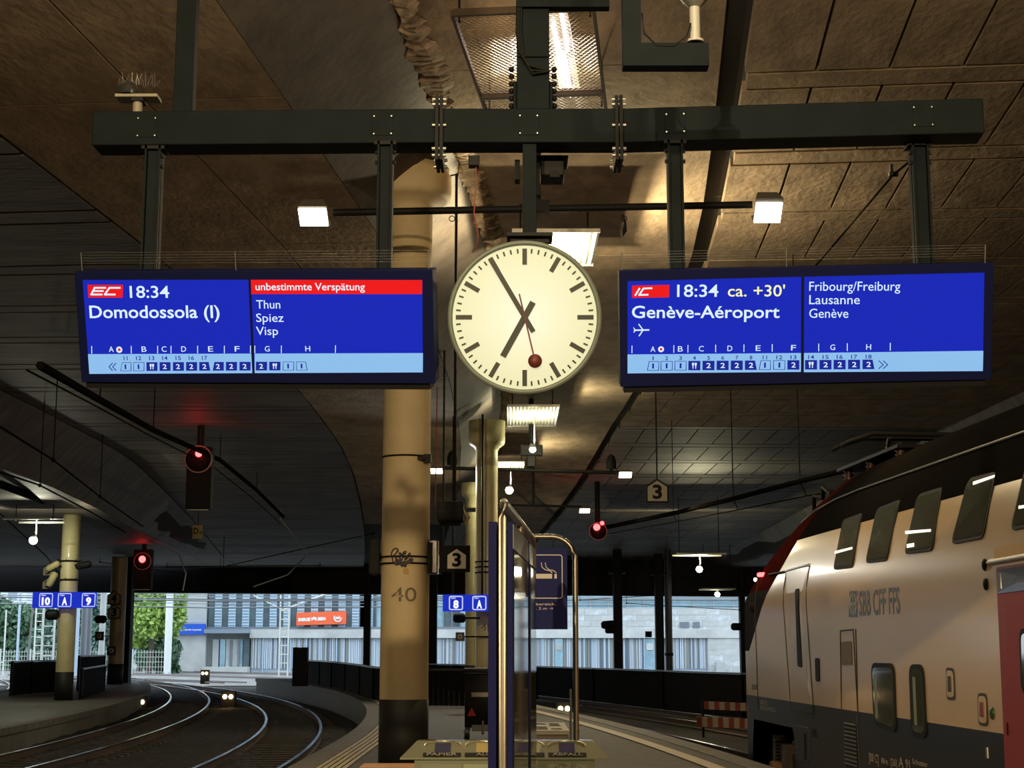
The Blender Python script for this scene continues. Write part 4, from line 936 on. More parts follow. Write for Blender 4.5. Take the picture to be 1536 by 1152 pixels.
obj('roof_gutter', MB().tube([(prof(3.42)-.01, -s, squash(3.42, s)) for s in (26, 15, 8, 4, 3, 2, 1.2)], .018, 6), mat('grey gutter', (.03, .028, .025), .5), train, True)
# catenary arm from the pantograph towards the far left
q = thing('contact_wire_beam', 'dark overhead conductor beam slanting above the train roof', 'overhead wire', at(1000, 770, 50))
pts = [at(890, 795, 66), at(1010, 770, 46), at(1100, 748, 34), at(1200, 722, 26), at(1290, 700, 21)]
obj('beam', MB().tube(pts, [.09, .07, .055, .045, .04], 8), sooty, q)
obj('contact_wire', MB().tube([p+Vector((.1, 0, -.25)) for p in pts], .012, 5), sooty, q)
for p in pts[1:-1]: obj('dropper', MB().tube([p, p+Vector((.1, 0, -.25))], .012, 5).tube([p, (p.x, p.y, ceilz(p.x, p.y))], .012, 5), steel_d, q)
# ============================================================ KIOSK FRAME, SIGNS, BINS
KY0, KY1 = 7.0, 9.55; p0 = at(752, 748, KY0); kz = p0.z; kx0 = at(755, 800, KY0).x-.004; kx1 = at(799, 803, KY1).x
k = thing('information_stand', 'stainless steel information stand with dark blue panels seen edge on', 'information stand', (kx0, KY0, 0))
def kx(Y): return kx0+(kx1-kx0)*(Y-KY0)/(KY1-KY0)
frm = obj('frame', MB().tube([(kx(KY0), KY0, 0), (kx(KY0), KY0, kz-.09), (kx(KY0+.02), KY0+.025, kz-.03), (kx(KY0+.09), KY0+.09, kz-.01), (kx(KY1-.09), KY1-.09, kz-.01), (kx(KY1), KY1-.02, kz-.04), (kx(KY1), KY1, kz-.1), (kx(KY1), KY1, 0)], .02, 14), inox, k)
obj('middle_post', cyl((kx(8.3), 8.3, 0), (kx(8.3), 8.3, kz-.01), .02, 12), inox, k)
obj('lower_rail', cyl((kx(KY0), KY0, kz-.13), (kx(KY1), KY1, kz-.13), .012, 8), inox, k)
blue = mat('dark blue enamel panel', (.006, .009, .075), .6, spec=.12)
def slabk(y0, y1, d0, d1, z0, z1, m, name, parent=k):
    vs = []
    for z in (z0, z1):
        for y, d in ((y0, d0), (y0, d1), (y1, d1), (y1, d0)): vs.append((kx(y)+d, y, z))
    return obj(name, MB().add(vs, [(3,2,1,0),(4,5,6,7),(0,1,5,4),(1,2,6,5),(2,3,7,6),(3,0,4,7)]), m, parent)
ztp = at(740, 783, KY0).z
slabk(KY0-.02, KY1-.1, -.062, -.026, .15, ztp, blue, 'blue_panel')
for i, (y0, y1) in enumerate(((KY0+.0, 8.18), (8.35, KY1-.55))):
    v_ = slabk(y0, y1, .022, .046, .15, ztp-.0, blue, 'showcase')
    slabk(y0+.05, y1-.04, .046, .051, .35, ztp-.13, mat('showcase glass', (.2, .19, .15), .06, metal=.75), 'glass', v_)
    slabk(y0+.01, y1, .044, .050, ztp-.12, ztp-.01, mat('grey header strip', (.2, .21, .2), .3, metal=.4), 'header', v_)
# smoking sign frame
SY = 10.5; sx0, sx1 = kx(KY1)+.02, at(863, 900, SY).x
sg = thing('smoking_area_sign', 'dark blue smoking area sign hanging in bent steel tube', 'sign', (sx1, SY, 0))
ztop = at(830, 805, SY).z; R_ = .16
obj('tube_frame', MB().tube([(sx0-.0, SY, ztop), (sx1-R_, SY, ztop)]+[(sx1-R_+R_*math.sin(a), SY, ztop-R_+R_*math.cos(a)) for a in [i*PI/16 for i in range(1, 9)]]+[(sx1, SY, 0)], .019, 12), inox, sg)
obj('side_tube', cyl((sx1-.035, SY+.03, 0), (sx1-.035, SY+.03, 1.3), .008, 8), inox, sg)
bx0, bx1 = at(762, 900, SY).x, at(851, 900, SY).x; bz0, bz1 = at(800, 944, SY).z, at(800, 823, SY).z
bd = obj('board', MB().box(bx0, bx1, SY-.015, SY+.015, bz0, bz1), signblue, sg)
def spx(px, py): p = at(px, py, SY); return p.x, p.z
def outline(x0, x1, z0, z1, r, wd, y):
    o, i = rrect(x0, x1, z0, z1, r), rrect(x0+wd, x1-wd, z0+wd, z1-wd, max(.001, r-wd)); n = len(o)
    return MB().add([(a, y, b) for a, b in o]+[(a, y, b) for a, b in i], [(j, j+n, (j+1) % n+n, (j+1) % n) for j in range(n)])
fx0, fz1 = spx(773, 832); fx1, fz0 = spx(844, 898); obj('border_line', outline(fx0, fx1, fz0, fz1, .02, .006, SY-.0165), signwhite, bd)
q = MB(); a_, b_ = spx(780, 868); c_, d_ = spx(828, 861); q.box(a_, c_, SY-.018, SY-.0155, b_, d_); a2, _ = spx(831.5, 868); c2, _ = spx(835, 868); q.box(a2, c2, SY-.018, SY-.0155, b_, d_)
for dx in (0, 6):
    P = [spx(x+dx, y) for x, y in ((811.5, 844), (813, 851), (818, 855), (824, 856), (828.5, 859.5))]
    q.tube([(x, SY-.017, z) for x, z in P], .004, 6)
obj('cigarette_pictogram', q, signwhite, bd)
for s_, xa, xb, yb in (('Raucherbereich.', 772, 834, 908), ('max. 2 m →', 790, 830, 914.5)):
    tx = MB(); x0, z0 = spx(xa, yb); x1, _ = spx(xb, yb); text(tx, s_, x0, x1, z0, .0165, SY-.016, 0, .001); obj('lettering', tx, signwhite, bd)
# recycling station
RY = 9.9; rb = thing('recycling_station', 'clear topped recycling station labelled paper, alu and waste', 'recycling bin', (at(757, 1140, RY).x, RY, 0))
rl, rr = at(600, 1130, RY).x, at(914, 1138, RY).x; rz = at(757, 1132, RY).z
acr = mat('greenish clear acrylic', (.36, .38, .24), .12, spec=.8, coat=.6)
obj('body', MB().box(rl+.09, rr-.09, RY+.02, RY+.5, 0.02, rz-.03), mat('greenish grey bin body', (.25, .27, .18), .35, metal=.2), rb)
obj('lid', MB().add([(rl, RY, rz-.02), (rr, RY, rz-.02), (rr-.09, RY+.26, rz+.07), (rl+.09, RY+.26, rz+.07), (rl, RY, rz-.03), (rr, RY, rz-.03), (rr-.09, RY+.55, rz+.06), (rl+.09, RY+.55, rz+.06)],
    [(0,1,2,3), (3,2,6,7), (0,3,7,4), (1,5,6,2), (4,5,1,0), (4,7,6,5)]), acr, rb)
def onlid(x, t, h=.004): return (x, RY+.26*t-h*.3, rz-.02+.09*t+h)
n4 = [(rl+.13+i*(rr-rl-.26)/4, rl+.13+(i+1)*(rr-rl-.26)/4) for i in range(4)]
for i, (x0, x1) in enumerate(n4):
    q = MB(); cxm = (x0+x1)/2
    q.tube([onlid(cxm+(x1-x0)*.45*math.cos(a), .62+.3*math.sin(a), .006) for a in [PI*j/12 for j in range(13)]], .008, 6)
    o = obj('opening_rim', q, mat('polished rim', (.8, .75, .55), .2, metal=.8), rb)
    lb = ('PAPIER', 'ALU', 'PET', 'ABFALL')[i]; bc = (signblue, mat('yellow bin sign', (.6, .45, .03), .4), signblue, mat('purple bin sign', (.04, .03, .14), .7, spec=.15))[i]
    P = [onlid(cxm-.05, .25, .008), onlid(cxm+.05, .25, .008), onlid(cxm+.05, .8, .008), onlid(cxm-.05, .8, .008)]
    sgn = obj('bin_sign', MB().add(P, [(0,1,2,3)]), bc, rb)
    P = [onlid(cxm-.12, .02, .007), onlid(cxm+.12, .02, .007), onlid(cxm+.12, .24, .007), onlid(cxm-.12, .24, .007)]
    obj('label_strip', MB().add(P, [(0,1,2,3)]), signblack, rb)
    tx = MB(); text(tx, lb, cxm-.016*len(lb), cxm+.016*len(lb), 0, 1, 0, .02, .0); tx.v = [Vector(onlid(v.x, .05+v.z*.16, .010)) for v in tx.v]; obj('lettering', tx, signwhite, rb)
    obj('front_panel', MB().box(x0+.006, x1-.006, RY+.012, RY+.02, .1, rz-.06), (acr, mat('pale green panel', (.42, .46, .28), .4), mat('dull green panel', (.2, .22, .14), .4), acr)[i], rb)
    obj('recess_line', MB().box(x0, x1, RY+.008, RY+.02, rz-.1, rz-.09), signblack, rb)
obj('paper_bundle', MB().box(n4[0][0]+.03, n4[0][1]-.03, RY+.0, RY+.011, rz-.3, rz-.105), mat('teal and green paper', (.05, .16, .15), .5, noise=.8, scale=18), rb)
obj('empty_bag', MB().sphere(((n4[3][0]+n4[3][1])/2, RY+.01, rz-.12), .08, 12, sz=(1.3, .2, .9)), mat('crumpled bag', (.4, .4, .3), .4, noise=.7, scale=30, bump=.8), rb)
# wooden bench corner
p_, q_ = at(543, 1147, 14.6), at(626, 1147, 14.6)
b_ = thing('platform_bench', 'orange toned wooden bench corner at the bottom picture edge', 'bench', (p_.x, 14.6, 0))
zz = p_.z
for i in range(5): obj('seat_slat', MB().box(p_.x, q_.x, 14.3+i*.1, 14.385+i*.1, zz-.045, zz), mat('varnished bench wood', (.62, .3, .12), .35, noise=.2, scale=6, stretch=(.3, 6, 6)), b_, bevel=.006)
for x in (p_.x+.08, q_.x-.08): obj('leg', MB().box(x-.02, x+.02, 14.34, 14.76, 0, zz-.045), steel_d, b_)
# wheeled container
WY = 25.5; wl = at(697, 1050, WY).x; wr = wl+.95; wz = at(700, 1003, WY).z
wb = thing('wheeled_container', 'tall black wheeled container with red triangle behind blue panels', 'container', ((wl+wr)/2, WY, 0))
obj('tub', MB().cb(((wl+wr)/2, WY+.5, .24+(wz-.3)/2), (.95, 1.0, wz-.34), taper=1.0), blackm, wb, bevel=.02)
obj('lid', MB().cb(((wl+wr)/2-.01, WY+.5, wz-.03), (1.0, 1.05, .06)), rubber, wb, bevel=.015).parent = wb
obj('handle', cyl((wl-.02, WY-.04, wz-.08), (wl+.9, WY-.04, wz-.08), .018, 8), rubber, wb)
tz = at(700, 1074, WY).z; tzt = at(700, 1061, WY).z; x0, x1 = at(701, 1070, WY).x, at(714, 1070, WY).x
obj('warning_triangle', MB().ext([(x0, tz), (x1, tz), ((x0+x1)/2, tzt)], WY-.012, WY), mat('red reflector', (.55, .04, .03), .3), wb)
x0, x1 = at(707, 1042, WY).x, at(733, 1042, WY).x; zc = at(700, 1042, WY).z
obj('number_plate', MB().box(x0, x1, WY-.012, WY, zc-.035, zc+.035), mat('dull plate', (.3, .26, .2), .5), wb)
zc = at(700, 1092, WY).z; x0, x1 = at(708, 1090, WY).x, at(735, 1090, WY).x
obj('hitch', MB().box(x0, x1, WY-.05, WY, zc-.05, zc+.05).tube([((x0+x1)/2+.03, WY-.06, zc-.1), ((x0+x1)/2+.03, WY-.06, zc+.12)], .02, 8), galv, wb)
for dx in (.06, .85):
    for dy in (.05, .85):
        w_ = obj('wheel', MB().tube([(wl+dx-.06, WY+dy, .1), (wl+dx+.0, WY+dy, .1)], .1, 18), rubber, wb)
        w_ = obj('caster', MB().tube([(wl+dx-.065, WY+dy-.01, .1), (wl+dx-.06, WY+dy-.01, .1)], .05, 12).cb((wl+dx-.03, WY+dy, .2), (.09, .12, .06)), galv, wb)
# concrete planter with openwork top
PY = 20.0; px0, px1 = at(790, 1097, PY).x-.3, at(853, 1097, PY).x; pz = at(853, 1098, PY).z
pb_ = thing('vent_block', 'low pale stone block with dark openwork top beside sign', 'block', ((px0+px1)/2, PY, 0))
obj('block', MB().box(px0, px1, PY, PY+2.0, 0, pz-.03), mat('grey block side', (.26, .23, .18), .5), pb_, bevel=.02)
obj('top_slab', MB().box(px0-.02, px1+.01, PY-.02, PY+2.02, pz-.03, pz+.02), mat('pale block top', (.62, .57, .42), .6), pb_)
random.seed(5)
for j in range(4):
    for i in range(4):
        if (i+j) % 5 == 4: continue
        x = px0+.12+i*(px1-px0-.24)/3.2; y = PY+.3+j*.42; obj('opening', MB().ext([(0, 0)], 0, 0) if False else MB().add([(x-.07, y-.1, pz+.024), (x+.09, y-.13, pz+.024), (x+.07, y+.12, pz+.024), (x-.05, y+.14, pz+.024)], [(0,1,2,3)]), mat('dark openwork', (.05, .03, .02), .9), pb_)
# ============================================================ HANGING SIGNS / SIGNALS
def house(c, sz, Y, s_, lb, face=paperwhite, parent=None, rod=True, grp=None):
    t = parent or thing('number_sign', lb, 'sign', c); h = sz/2; x, z = c.x, c.z
    P = lambda k: [(x-h*k, z-h*k), (x+h*k, z-h*k), (x+h*k, z+h*.45*k), (x, z+h*1.12*k), (x-h*k, z+h*.45*k)]
    b = obj('back_plate', MB().ext(P(1.0), Y, Y+.04), signblack, t); f = obj('face', MB().ext(P(.86), Y-.006, Y+.001), face, t)
    tx = MB(); text(tx, s_, x-h*.42, x+h*.42, z-h*.62, h*1.15, Y-.007, .035, .003); obj('numeral', tx, signblack, f)
    if rod: obj('rod', cyl((x, Y+.03, z+h), (x, Y+.03, ceilz(x, Y)), .015, 6), steel_d, t)
    return t
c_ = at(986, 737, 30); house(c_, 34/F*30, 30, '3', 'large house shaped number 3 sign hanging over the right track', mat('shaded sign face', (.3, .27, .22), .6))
HY = 30; c_ = at(685, 839, HY); t = thing('number_sign', 'pair of cream house shaped 3 signs right of column 40', 'sign', c_)
obj('backboard', MB().box(at(641, 858, HY).x, at(705, 858, HY).x, HY+.03, HY+.07, at(0, 858, HY).z, at(0, 818, HY).z), signblack, t)
house(c_, 32/F*HY, HY, '3', '', parent=t, rod=False); house(at(645, 839, HY), 32/F*HY, HY, '3', '', parent=t, rod=False)
obj('rod', cyl((c_.x-.27, HY+.05, c_.z), (c_.x-.27, HY+.05, ceilz(c_.x-.27, HY)), .02, 6), steel_d, t)
# lit platform signs
def psign(lb, px0, px1, py0, py1, Y, cells, drop=None):
    a, b = at(px0, py1, Y), at(px1, py0, Y); t = thing('platform_sign', lb, 'sign', ((a.x+b.x)/2, Y, a.z)); W_ = b.x-a.x; H_ = b.z-a.z
    bd = obj('lit_face', MB().box(a.x, b.x, Y, Y+.12, a.z, b.z), emis('lit sign blue', (.012, .03, .50), 1.0), t)
    for cx, s_ in cells:
        x = at(cx, 900, Y).x; h = H_*.43; z = (a.z+b.z)/2
        obj('cell_frame', outline(x-h, x+h, z-h, z+h, .05, .03, Y-.006), emis('lit sign white', (.55, .6, .95), 1.0), bd)
        tx = MB(); ww = h*(.62 if len(s_) > 1 else .38); text(tx, s_, x-ww, x+ww, z-h*.68, h*1.0, Y-.006, .05, .004); obj('lettering', tx, emis('lit sign lettering', (.95, .97, 1.0), 1.0), bd)
        tx = MB(); text(tx, 'Gleis' if s_ != 'A' else 'Sektor', x-h*.7, x-h*.05, z+h*.58, h*.24, Y-.006, 0, .004); obj('lettering', tx, emis('lit sign lettering', (.95, .97, 1.0), 1.0), bd)
    if drop: obj('hanger', MB().tube([((a.x+b.x)/2-W_*.3, Y+.06, b.z), ((a.x+b.x)/2-W_*.3, Y+.06, drop)], .03, 6).tube([((a.x+b.x)/2+W_*.3, Y+.06, b.z), ((a.x+b.x)/2+W_*.3, Y+.06, drop)], .03, 6), steel_d, t)
    return t
psign('lit blue sign reading 10 A 9 on the island column', 48, 144, 888, 912, cA.y-.5, [(69, '10'), (97, 'A'), (133, '9')])
psign('lit blue platform 8 sign beside the 4P column', 664, 738, 892, 917, 38.5, [(684, '8'), (719, 'A')], ceilz(-1.5, 38.5))
# signs on column B and clock panels
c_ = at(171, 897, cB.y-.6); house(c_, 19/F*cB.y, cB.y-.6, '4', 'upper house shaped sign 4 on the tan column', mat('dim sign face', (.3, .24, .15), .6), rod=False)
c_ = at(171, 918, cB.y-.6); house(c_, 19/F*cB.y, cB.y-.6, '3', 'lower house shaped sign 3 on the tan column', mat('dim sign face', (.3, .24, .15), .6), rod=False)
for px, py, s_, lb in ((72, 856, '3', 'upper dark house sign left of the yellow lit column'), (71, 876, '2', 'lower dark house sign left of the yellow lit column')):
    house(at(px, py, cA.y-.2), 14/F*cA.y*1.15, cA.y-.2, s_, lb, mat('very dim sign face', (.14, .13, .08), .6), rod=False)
for px, py, Y, lb in ((149, 954, cB.y-.5, 'small square plate with white ring left of tan column'), (167, 976, cB.y-.55, 'small square plate with white ring on tan column'), (690, 955, 39, 'small square plate with white ring under platform 8 sign')):
    c_ = at(px, py, Y); t = thing('ring_plate', lb, 'sign', c_); h = 6.5/F*Y
    obj('arm', MB().tube([(c_.x, Y+.04, c_.z), (c_.x+(.8 if px == 690 else .9 if px == 149 else 0), Y+.6, c_.z)], .02, 5), sooty, t)
    obj('plate', MB().box(c_.x-h, c_.x+h, Y, Y+.04, c_.z-h, c_.z+h), mat('brown black plate', (.03, .018, .015), .5), t)
    obj('ring', MB().lathe((c_.x, Y-.01, c_.z), [(h*.25, 0), (h*.55, 0), (h*.55, .01)], 18, axis='y'), signwhite, t)
# small cameras / spotlights on columns
def pod(px, py, Y, lb, L=.5, r=.12, m=rubber, tilt=-.25, dx=1, pole=None):
    c_ = at(px, py, Y); t = thing('camera_pod', lb, 'camera', c_); v = Vector((dx*math.cos(tilt), 0, math.sin(tilt)))*L/2
    obj('housing', MB().tube([c_-v, c_-v*.7, c_+v*.7, c_+v], [r*.6, r, r, r*.7], 12), m, t)
    if pole is not None: obj('arm', MB().tube([c_+v*.3, at(pole, py, Y)], .03, 6), steel_d, t)
    return t
pale = mat('pale yellow enamel', (.5, .45, .22), .5)
pod(80, 849, cA.y-.3, 'pale camera tube upper left of yellow lit column', .45, .11, pale, -.5, -1, 92)
pod(78, 869, cA.y-.35, 'pale camera tube lower left of yellow lit column', .5, .12, pale, 1.1, 1, 90)
pod(125, 848, cA.y-.3, 'dark camera pointing right of yellow lit column', .5, .12, rubber, .2, 1, 112)
pod(78, 922, cA.y-.3, 'dark rounded camera under the 10 A 9 sign', .4, .17, rubber, 0, 1, 90)
pod(151, 929, cB.y-.4, 'dark camera left of the tan column', .5, .18, rubber, 0, 1, 165)
pod(689, 927, 39, 'dark camera beneath the platform 8 sign', .3, .12, rubber, 0, 1, 720)
pod(912, 937, 79.5, 'upper spotlight on the dark pillar right of smoking sign', .7, .2, rubber, .1, 1, 925)
pod(915, 945, 79.5, 'lower spotlight on the dark pillar right of smoking sign', .5, .18, rubber, 0, 1, 925)
pod(1105, 940, 83.7, 'dark spotlight near the train nose', .6, .2, rubber, 0, 1, 1112)
c_ = at(676, 768, 21); t = thing('projector_speaker', 'dark grid fronted loudspeaker right of column 40', 'speaker', c_)
obj('cabinet', MB().cb(c_, (.36, .3, .28)).cb(c_+Vector((0, 0, -.16)), (.3, .26, .05)), rubber, t, bevel=.03)
for i in range(3):
    for j in range(3): obj('grid_cell', MB().cb(c_+Vector((-.1+i*.1, -.152, -.07+j*.075)), (.07, .01, .055)), steel_d, t)
obj('bracket', MB().tube([c_+Vector((.16, 0, .02)), c_+Vector((.24, 0, -.08)), c_+Vector((.18, 0, -.16))], .03, 8), mat('beige bracket', (.35, .28, .17), .5), t)
obj('rod', cyl(c_+Vector((.05, .05, .1)), (c_.x+.05, c_.y+.05, ceilz(c_.x, c_.y)), .02, 6), rubber, t)
obj('cable', MB().tube([at(653, 760, 20.9), at(654, 700, 20.9), at(655, 640, 20.9), at(656, 580, 20.9)], .009, 5), mat('red cable', (.35, .05, .03), .5), t)
# signals
def signal(lb, lens, ringc, rr_, box, Y, top=None, small=None):
    c_ = at(*ringc, Y); t = thing('railway_signal', lb, 'signal', c_)
    if box:
        a, b = at(box[0], box[3], Y), at(box[2], box[1], Y); obj('housing', MB().box(a.x, b.x, Y+.02, Y+.4, a.z, b.z), blackm, t, bevel=.03)
        obj('bottom_edge', MB().box(a.x+.05, b.x-.05, Y+.01, Y+.05, a.z-.02, a.z), galv, t)
    r = rr_/F*Y
    obj('head', MB().lathe((c_.x, Y, c_.z), [(0, -.02), (r*.93, -.02), (r*.93, .3), (0, .3)], 32, axis='y'), blackm, t)
    obj('rim', MB().lathe((c_.x, Y, c_.z), [(r*.92, -.05), (r, -.05), (r, .02), (r*.92, .02)], 36, axis='y'), mat('pale signal rim', (.35, .25, .22), .5), t)
    for (lx, ly), k in zip(lens, (1, .6)):
        q = at(lx, ly, Y); obj('lens', MB().sphere((q.x, Y-.08, q.z), 5.2/F*Y*k, 12), redlens, t)
    q = at(*lens[0], Y); lamp('signal_glow', 'POINT', (q.x, Y-.5, q.z+.0), 7, (1, .04, .03), .1)
    if top: obj('mast', MB().tube([(c_.x, Y+.2, c_.z), (c_.x, Y+.2, ceilz(c_.x, Y))], .1, 8), steel_d, t)
    return t
s1 = signal('large hanging red signal with pale ring above left tracks', [(299, 681), (291, 673)], (298, 689), 21, (277, 670, 318, 764), 40, 7.3)
signal('smaller red signal hanging beside the tan column', [(214, 839)], (214, 842), 13, (198, 824, 228, 884), 64, 6.3)
signal('ring shaped red signal hanging over the right tracks', [(895, 791), (903, 785)], (897, 797), 13.5, None, 58, 7.6)
a = at(296, 799, 40); t = thing('track_plate', 'yellow plate lettered D9 hanging under the large signal', 'sign', a)
pl = obj('plate', MB().box(a.x-.13, a.x+.13, 40, 40.03, a.z-.16, a.z+.2), mat('dull yellow plate', (.2, .16, .05), .6), t); tx = MB(); text(tx, 'D', a.x-.1, a.x+.03, a.z-.03, .15, 39.995, .02, .004); obj('lettering', tx, signblack, pl); tx = MB(); text(tx, '9', a.x+.05, a.x+.11, a.z-.05, .08, 39.995, .0, .004); obj('lettering', tx, signblack, pl)
obj('rod', cyl((a.x, 40.05, a.z+.2), (a.x, 40.05, 5.3), .015, 5), steel_d, t)
for i, (px, py, Y, lb) in enumerate(((209, 1053, 57, 'pair of tiny warm ground lights beside the island platform edge'), (342, 1045, 57, 'pair of tiny warm ground lights between the curved tracks'), (846, 1063, 50, 'pair of tiny warm ground lights right of the platform'), (307, 1010, 92, 'tiny distant ground light near the yard'))):
    c_ = at(px, py, Y); t = thing('dwarf_signal', lb, 'signal', (c_.x, Y, -.7))
    obj('box', MB().box(c_.x-.25, c_.x+.25, Y+.02, Y+.3, -.72, max(c_.z+.2, -.4)), blackm, t)
    for dx in (-.11, .11): obj('lens', MB().sphere((c_.x+dx, Y-.02, c_.z), .085, 10), orangelens, t)
    lamp('ground_light', 'POINT', (c_.x, Y-.35, c_.z), 6, (1, .6, .25), .1)
# ============================================================ FENCES, BARRIERS
slat = mat('black fence boards', (.008, .007, .006), .85, spec=.1)
def fence(lb, pts, h, zb, wd=.14, rail=True):
    t = thing('fence', lb, 'fence', (pts[0][0], pts[0][1], zb)); q = MB(); cnt_ = 0
    for (x0, y0), (x1, y1) in zip(pts[:-1], pts[1:]):
        d = Vector((x1-x0, y1-y0)); L_ = d.length; n = max(1, int(L_/wd)); an = math.atan2(d.y, d.x)
        for i in range(n):
            c_ = (x0+d.x*(i+.5)/n, y0+d.y*(i+.5)/n); q.cb((c_[0], c_[1], zb+h/2), (L_/n*.9, .03, h), Matrix.Rotation(an, 3, 'Z'))
        for k_ in (0, 1):
            x, y = (x0, y0) if k_ == 0 else (x1, y1)
            obj('fence_post', MB().cb((x, y, zb+h/2+.02), (.09, .09, h+.06)), steel_d, t)
        obj('top_rail', MB().cb(((x0+x1)/2, (y0+y1)/2, zb+h+.03), (L_, .1, .05), Matrix.Rotation(an, 3, 'Z')), mat('fence cap', (.04, .035, .03), .35), t)
    o = obj('slats', q, slat, t); o['kind'] = 'stuff'; return t
fence('black slatted fence along the curved end of near platform', [(edL(66)+.55, 66), (edL(62)+.5, 62), (edL(59)+.5, 59), (edL(55)+.45, 55), (edL(50)+.4, 50), (edL(45.5)+.45, 45.5), (-2.5, 41.4), (-1.1, 40.9), (0.4, 42)], .9, 0)
fence('long low black fence beyond the right hand track', [(8.6, 47), (7.4, 50), (5.4, 55.5), (3.2, 61), (1.07, 66.5), (-1.5, 71), (-5, 75.5)], 1.35, -.72)
fence('dark fence on the island platform left of lit column', [(at(16, 1040, 55).x, 55), (at(45, 1040, 57.5).x, 57.5), (at(88, 1040, 60).x, 60)], 1.15, -.2)
fence('dark fence between the two island platform columns', [(at(106, 1030, 60).x, 61), (at(155, 1030, 66).x, 66)], 1.3, -.2)
fence('short dark railing in front of the tan column', [(at(121, 1048, 52).x, 52), (at(156, 1030, 61).x, 61)], .95, -.2)
a = at(453, 985, 60); t = thing('equipment_cabinet', 'black double door cabinet above the curved fence end', 'cabinet', (a.x, 60, 0))
obj('left_door', MB().box(at(441, 0+900, 60).x, at(451, 900, 60).x, 60, 60.3, 0, at(445, 971, 60).z), blackm, t); obj('right_door', MB().box(at(453, 900, 60).x, at(463, 900, 60).x, 60, 60.3, 0, at(445, 971, 60).z), blackm, t)
obj('post', MB().box(at(450.6, 900, 60).x, at(453.6, 900, 60).x, 59.95, 60, 0, at(445, 972, 60).z), steel_d, t)
# dark retaining box running at the platform's far end
# red and white barrier boards
BY = 40
t = thing('barrier', 'red and white striped barrier boards in front of train nose', 'barrier', (at(1082, 1088, BY).x, BY, -.7))
rw = (mat('barrier red', (.3, .05, .03), .5), mat('barrier white', (.5, .42, .32), .5))
for y0, y1, x0, x1, n in ((1052, 1064, 1056, 1150, 12), (1075, 1090, 1045, 1150, 13)):
    for i in range(n):
        a, b = at(x0+(x1-x0)*i/n, y1+i*.35, BY-.02*i), at(x0+(x1-x0)*(i+1)/n, y0+i*.35, BY-.02*i)
        obj('stripe', MB().box(a.x, b.x, BY-.02*i, BY+.03-.02*i, a.z, b.z), rw[i % 2], t)
for px in (1055, 1140): a = at(px, 1080, BY); obj('post', MB().box(a.x-.03, a.x+.03, BY+.03, BY+.09, -.75, at(px, 1050, BY).z), steel_d, t)
# ============================================================ OVERHEAD WIRES under the roof
def wire(lb, pts, r=.018, m=sooty, drops=()):
    t = thing('overhead_wire', lb, 'wire', pts[0]); P = [Vector(p) for p in pts]
    obj('wire', MB().tube(P, r, 6), m, t)
    for i in drops: obj('dropper', MB().tube([P[i], (P[i].x, P[i].y, cz(P[i].x-S(P[i].y), P[i].y))], .012, 4).sphere(P[i], .05, 6), m, t)
wire('thick curved conductor rail over track 8 sweeping past the large signal', [at(60, 548, 20), at(150, 600, 26), at(230, 645, 33), at(330, 690, 42), at(385, 735, 50), at(425, 775, 58)], .06, sooty, drops=(1, 2, 3, 4))
wire('second conductor wire just below the curved rail', [at(40, 555, 20), at(140, 607, 26), at(222, 652, 33), at(322, 702, 42), at(380, 748, 50), at(420, 785, 58)], .014, sooty)
wire('pale zigzag registration arm at the end of curved rail', [at(421, 778, 58), at(462, 830, 58), at(432, 862, 58), at(380, 880, 58)], .03, galv, drops=(0,))
wire('pale bent registration arm right of the small red signal', [at(218, 808, 62), at(268, 832, 62), at(279, 860, 62), at(274, 886, 62)], .03, galv)
wire('long wire running over the island track to the small signal', [at(0, 640, 24), at(80, 690, 32), at(150, 745, 42), at(215, 790, 55)], .02, drops=(1, 2))
wire('lower wire above the island platform', [at(0, 708, 30), at(60, 728, 36), at(140, 770, 46), at(190, 800, 58)], .02, drops=(1,))
wire('dark trunking line along the island ceiling', [at(0, 726, 40), at(80, 757, 50), at(144, 783, 58), at(215, 818, 70), at(240, 835, 76)], .11)
wire('curved wire arc right of the large signal', [at(420, 585, 40), at(480, 640, 48), at(530, 690, 56), at(560, 745, 64), at(566, 770, 68)], .03)
wire('thin diagonal wire crossing in front of right ceiling ribs', [at(1380, 230, 14), at(1340, 262, 15), at(1240, 380, 19), at(1222, 400, 20)], .012, sooty)
t = thing('cable_hook', 'small hook fitting on the diagonal wire right of centre', 'bracket', at(1340, 260, 15)); obj('hook', MB().cb(at(1340, 261, 15), (.09, .06, .04)).cb(at(1337, 254, 15), (.03, .04, .1)), steel_d, t)
wire('wire ladder line crossing above the facade at left', [at(0, 770, 50), at(70, 835, 62), at(110, 890, 74)], .02)
for i, (x0, y0, x1, y1, Y) in enumerate(((250, 850, 480, 848, 78), (150, 843, 330, 868, 74), (335, 850, 560, 800, 66), (600, 815, 560, 870, 70), (870, 900, 1115, 885, 82), (940, 905, 1110, 915, 82), (830, 830, 1000, 860, 76))):
    wire(('level wire under roof behind large signal', 'slanting wire behind the small red signal', 'long slanting wire rising towards column 40', 'short wire left of column 40', 'upper thin wire near the train nose', 'lower thin wire near the train nose', 'slanting wire above the smoking sign')[i], [at(x0, y0, Y), at(x1, y1, Y)], .02, drops=(0, 1))
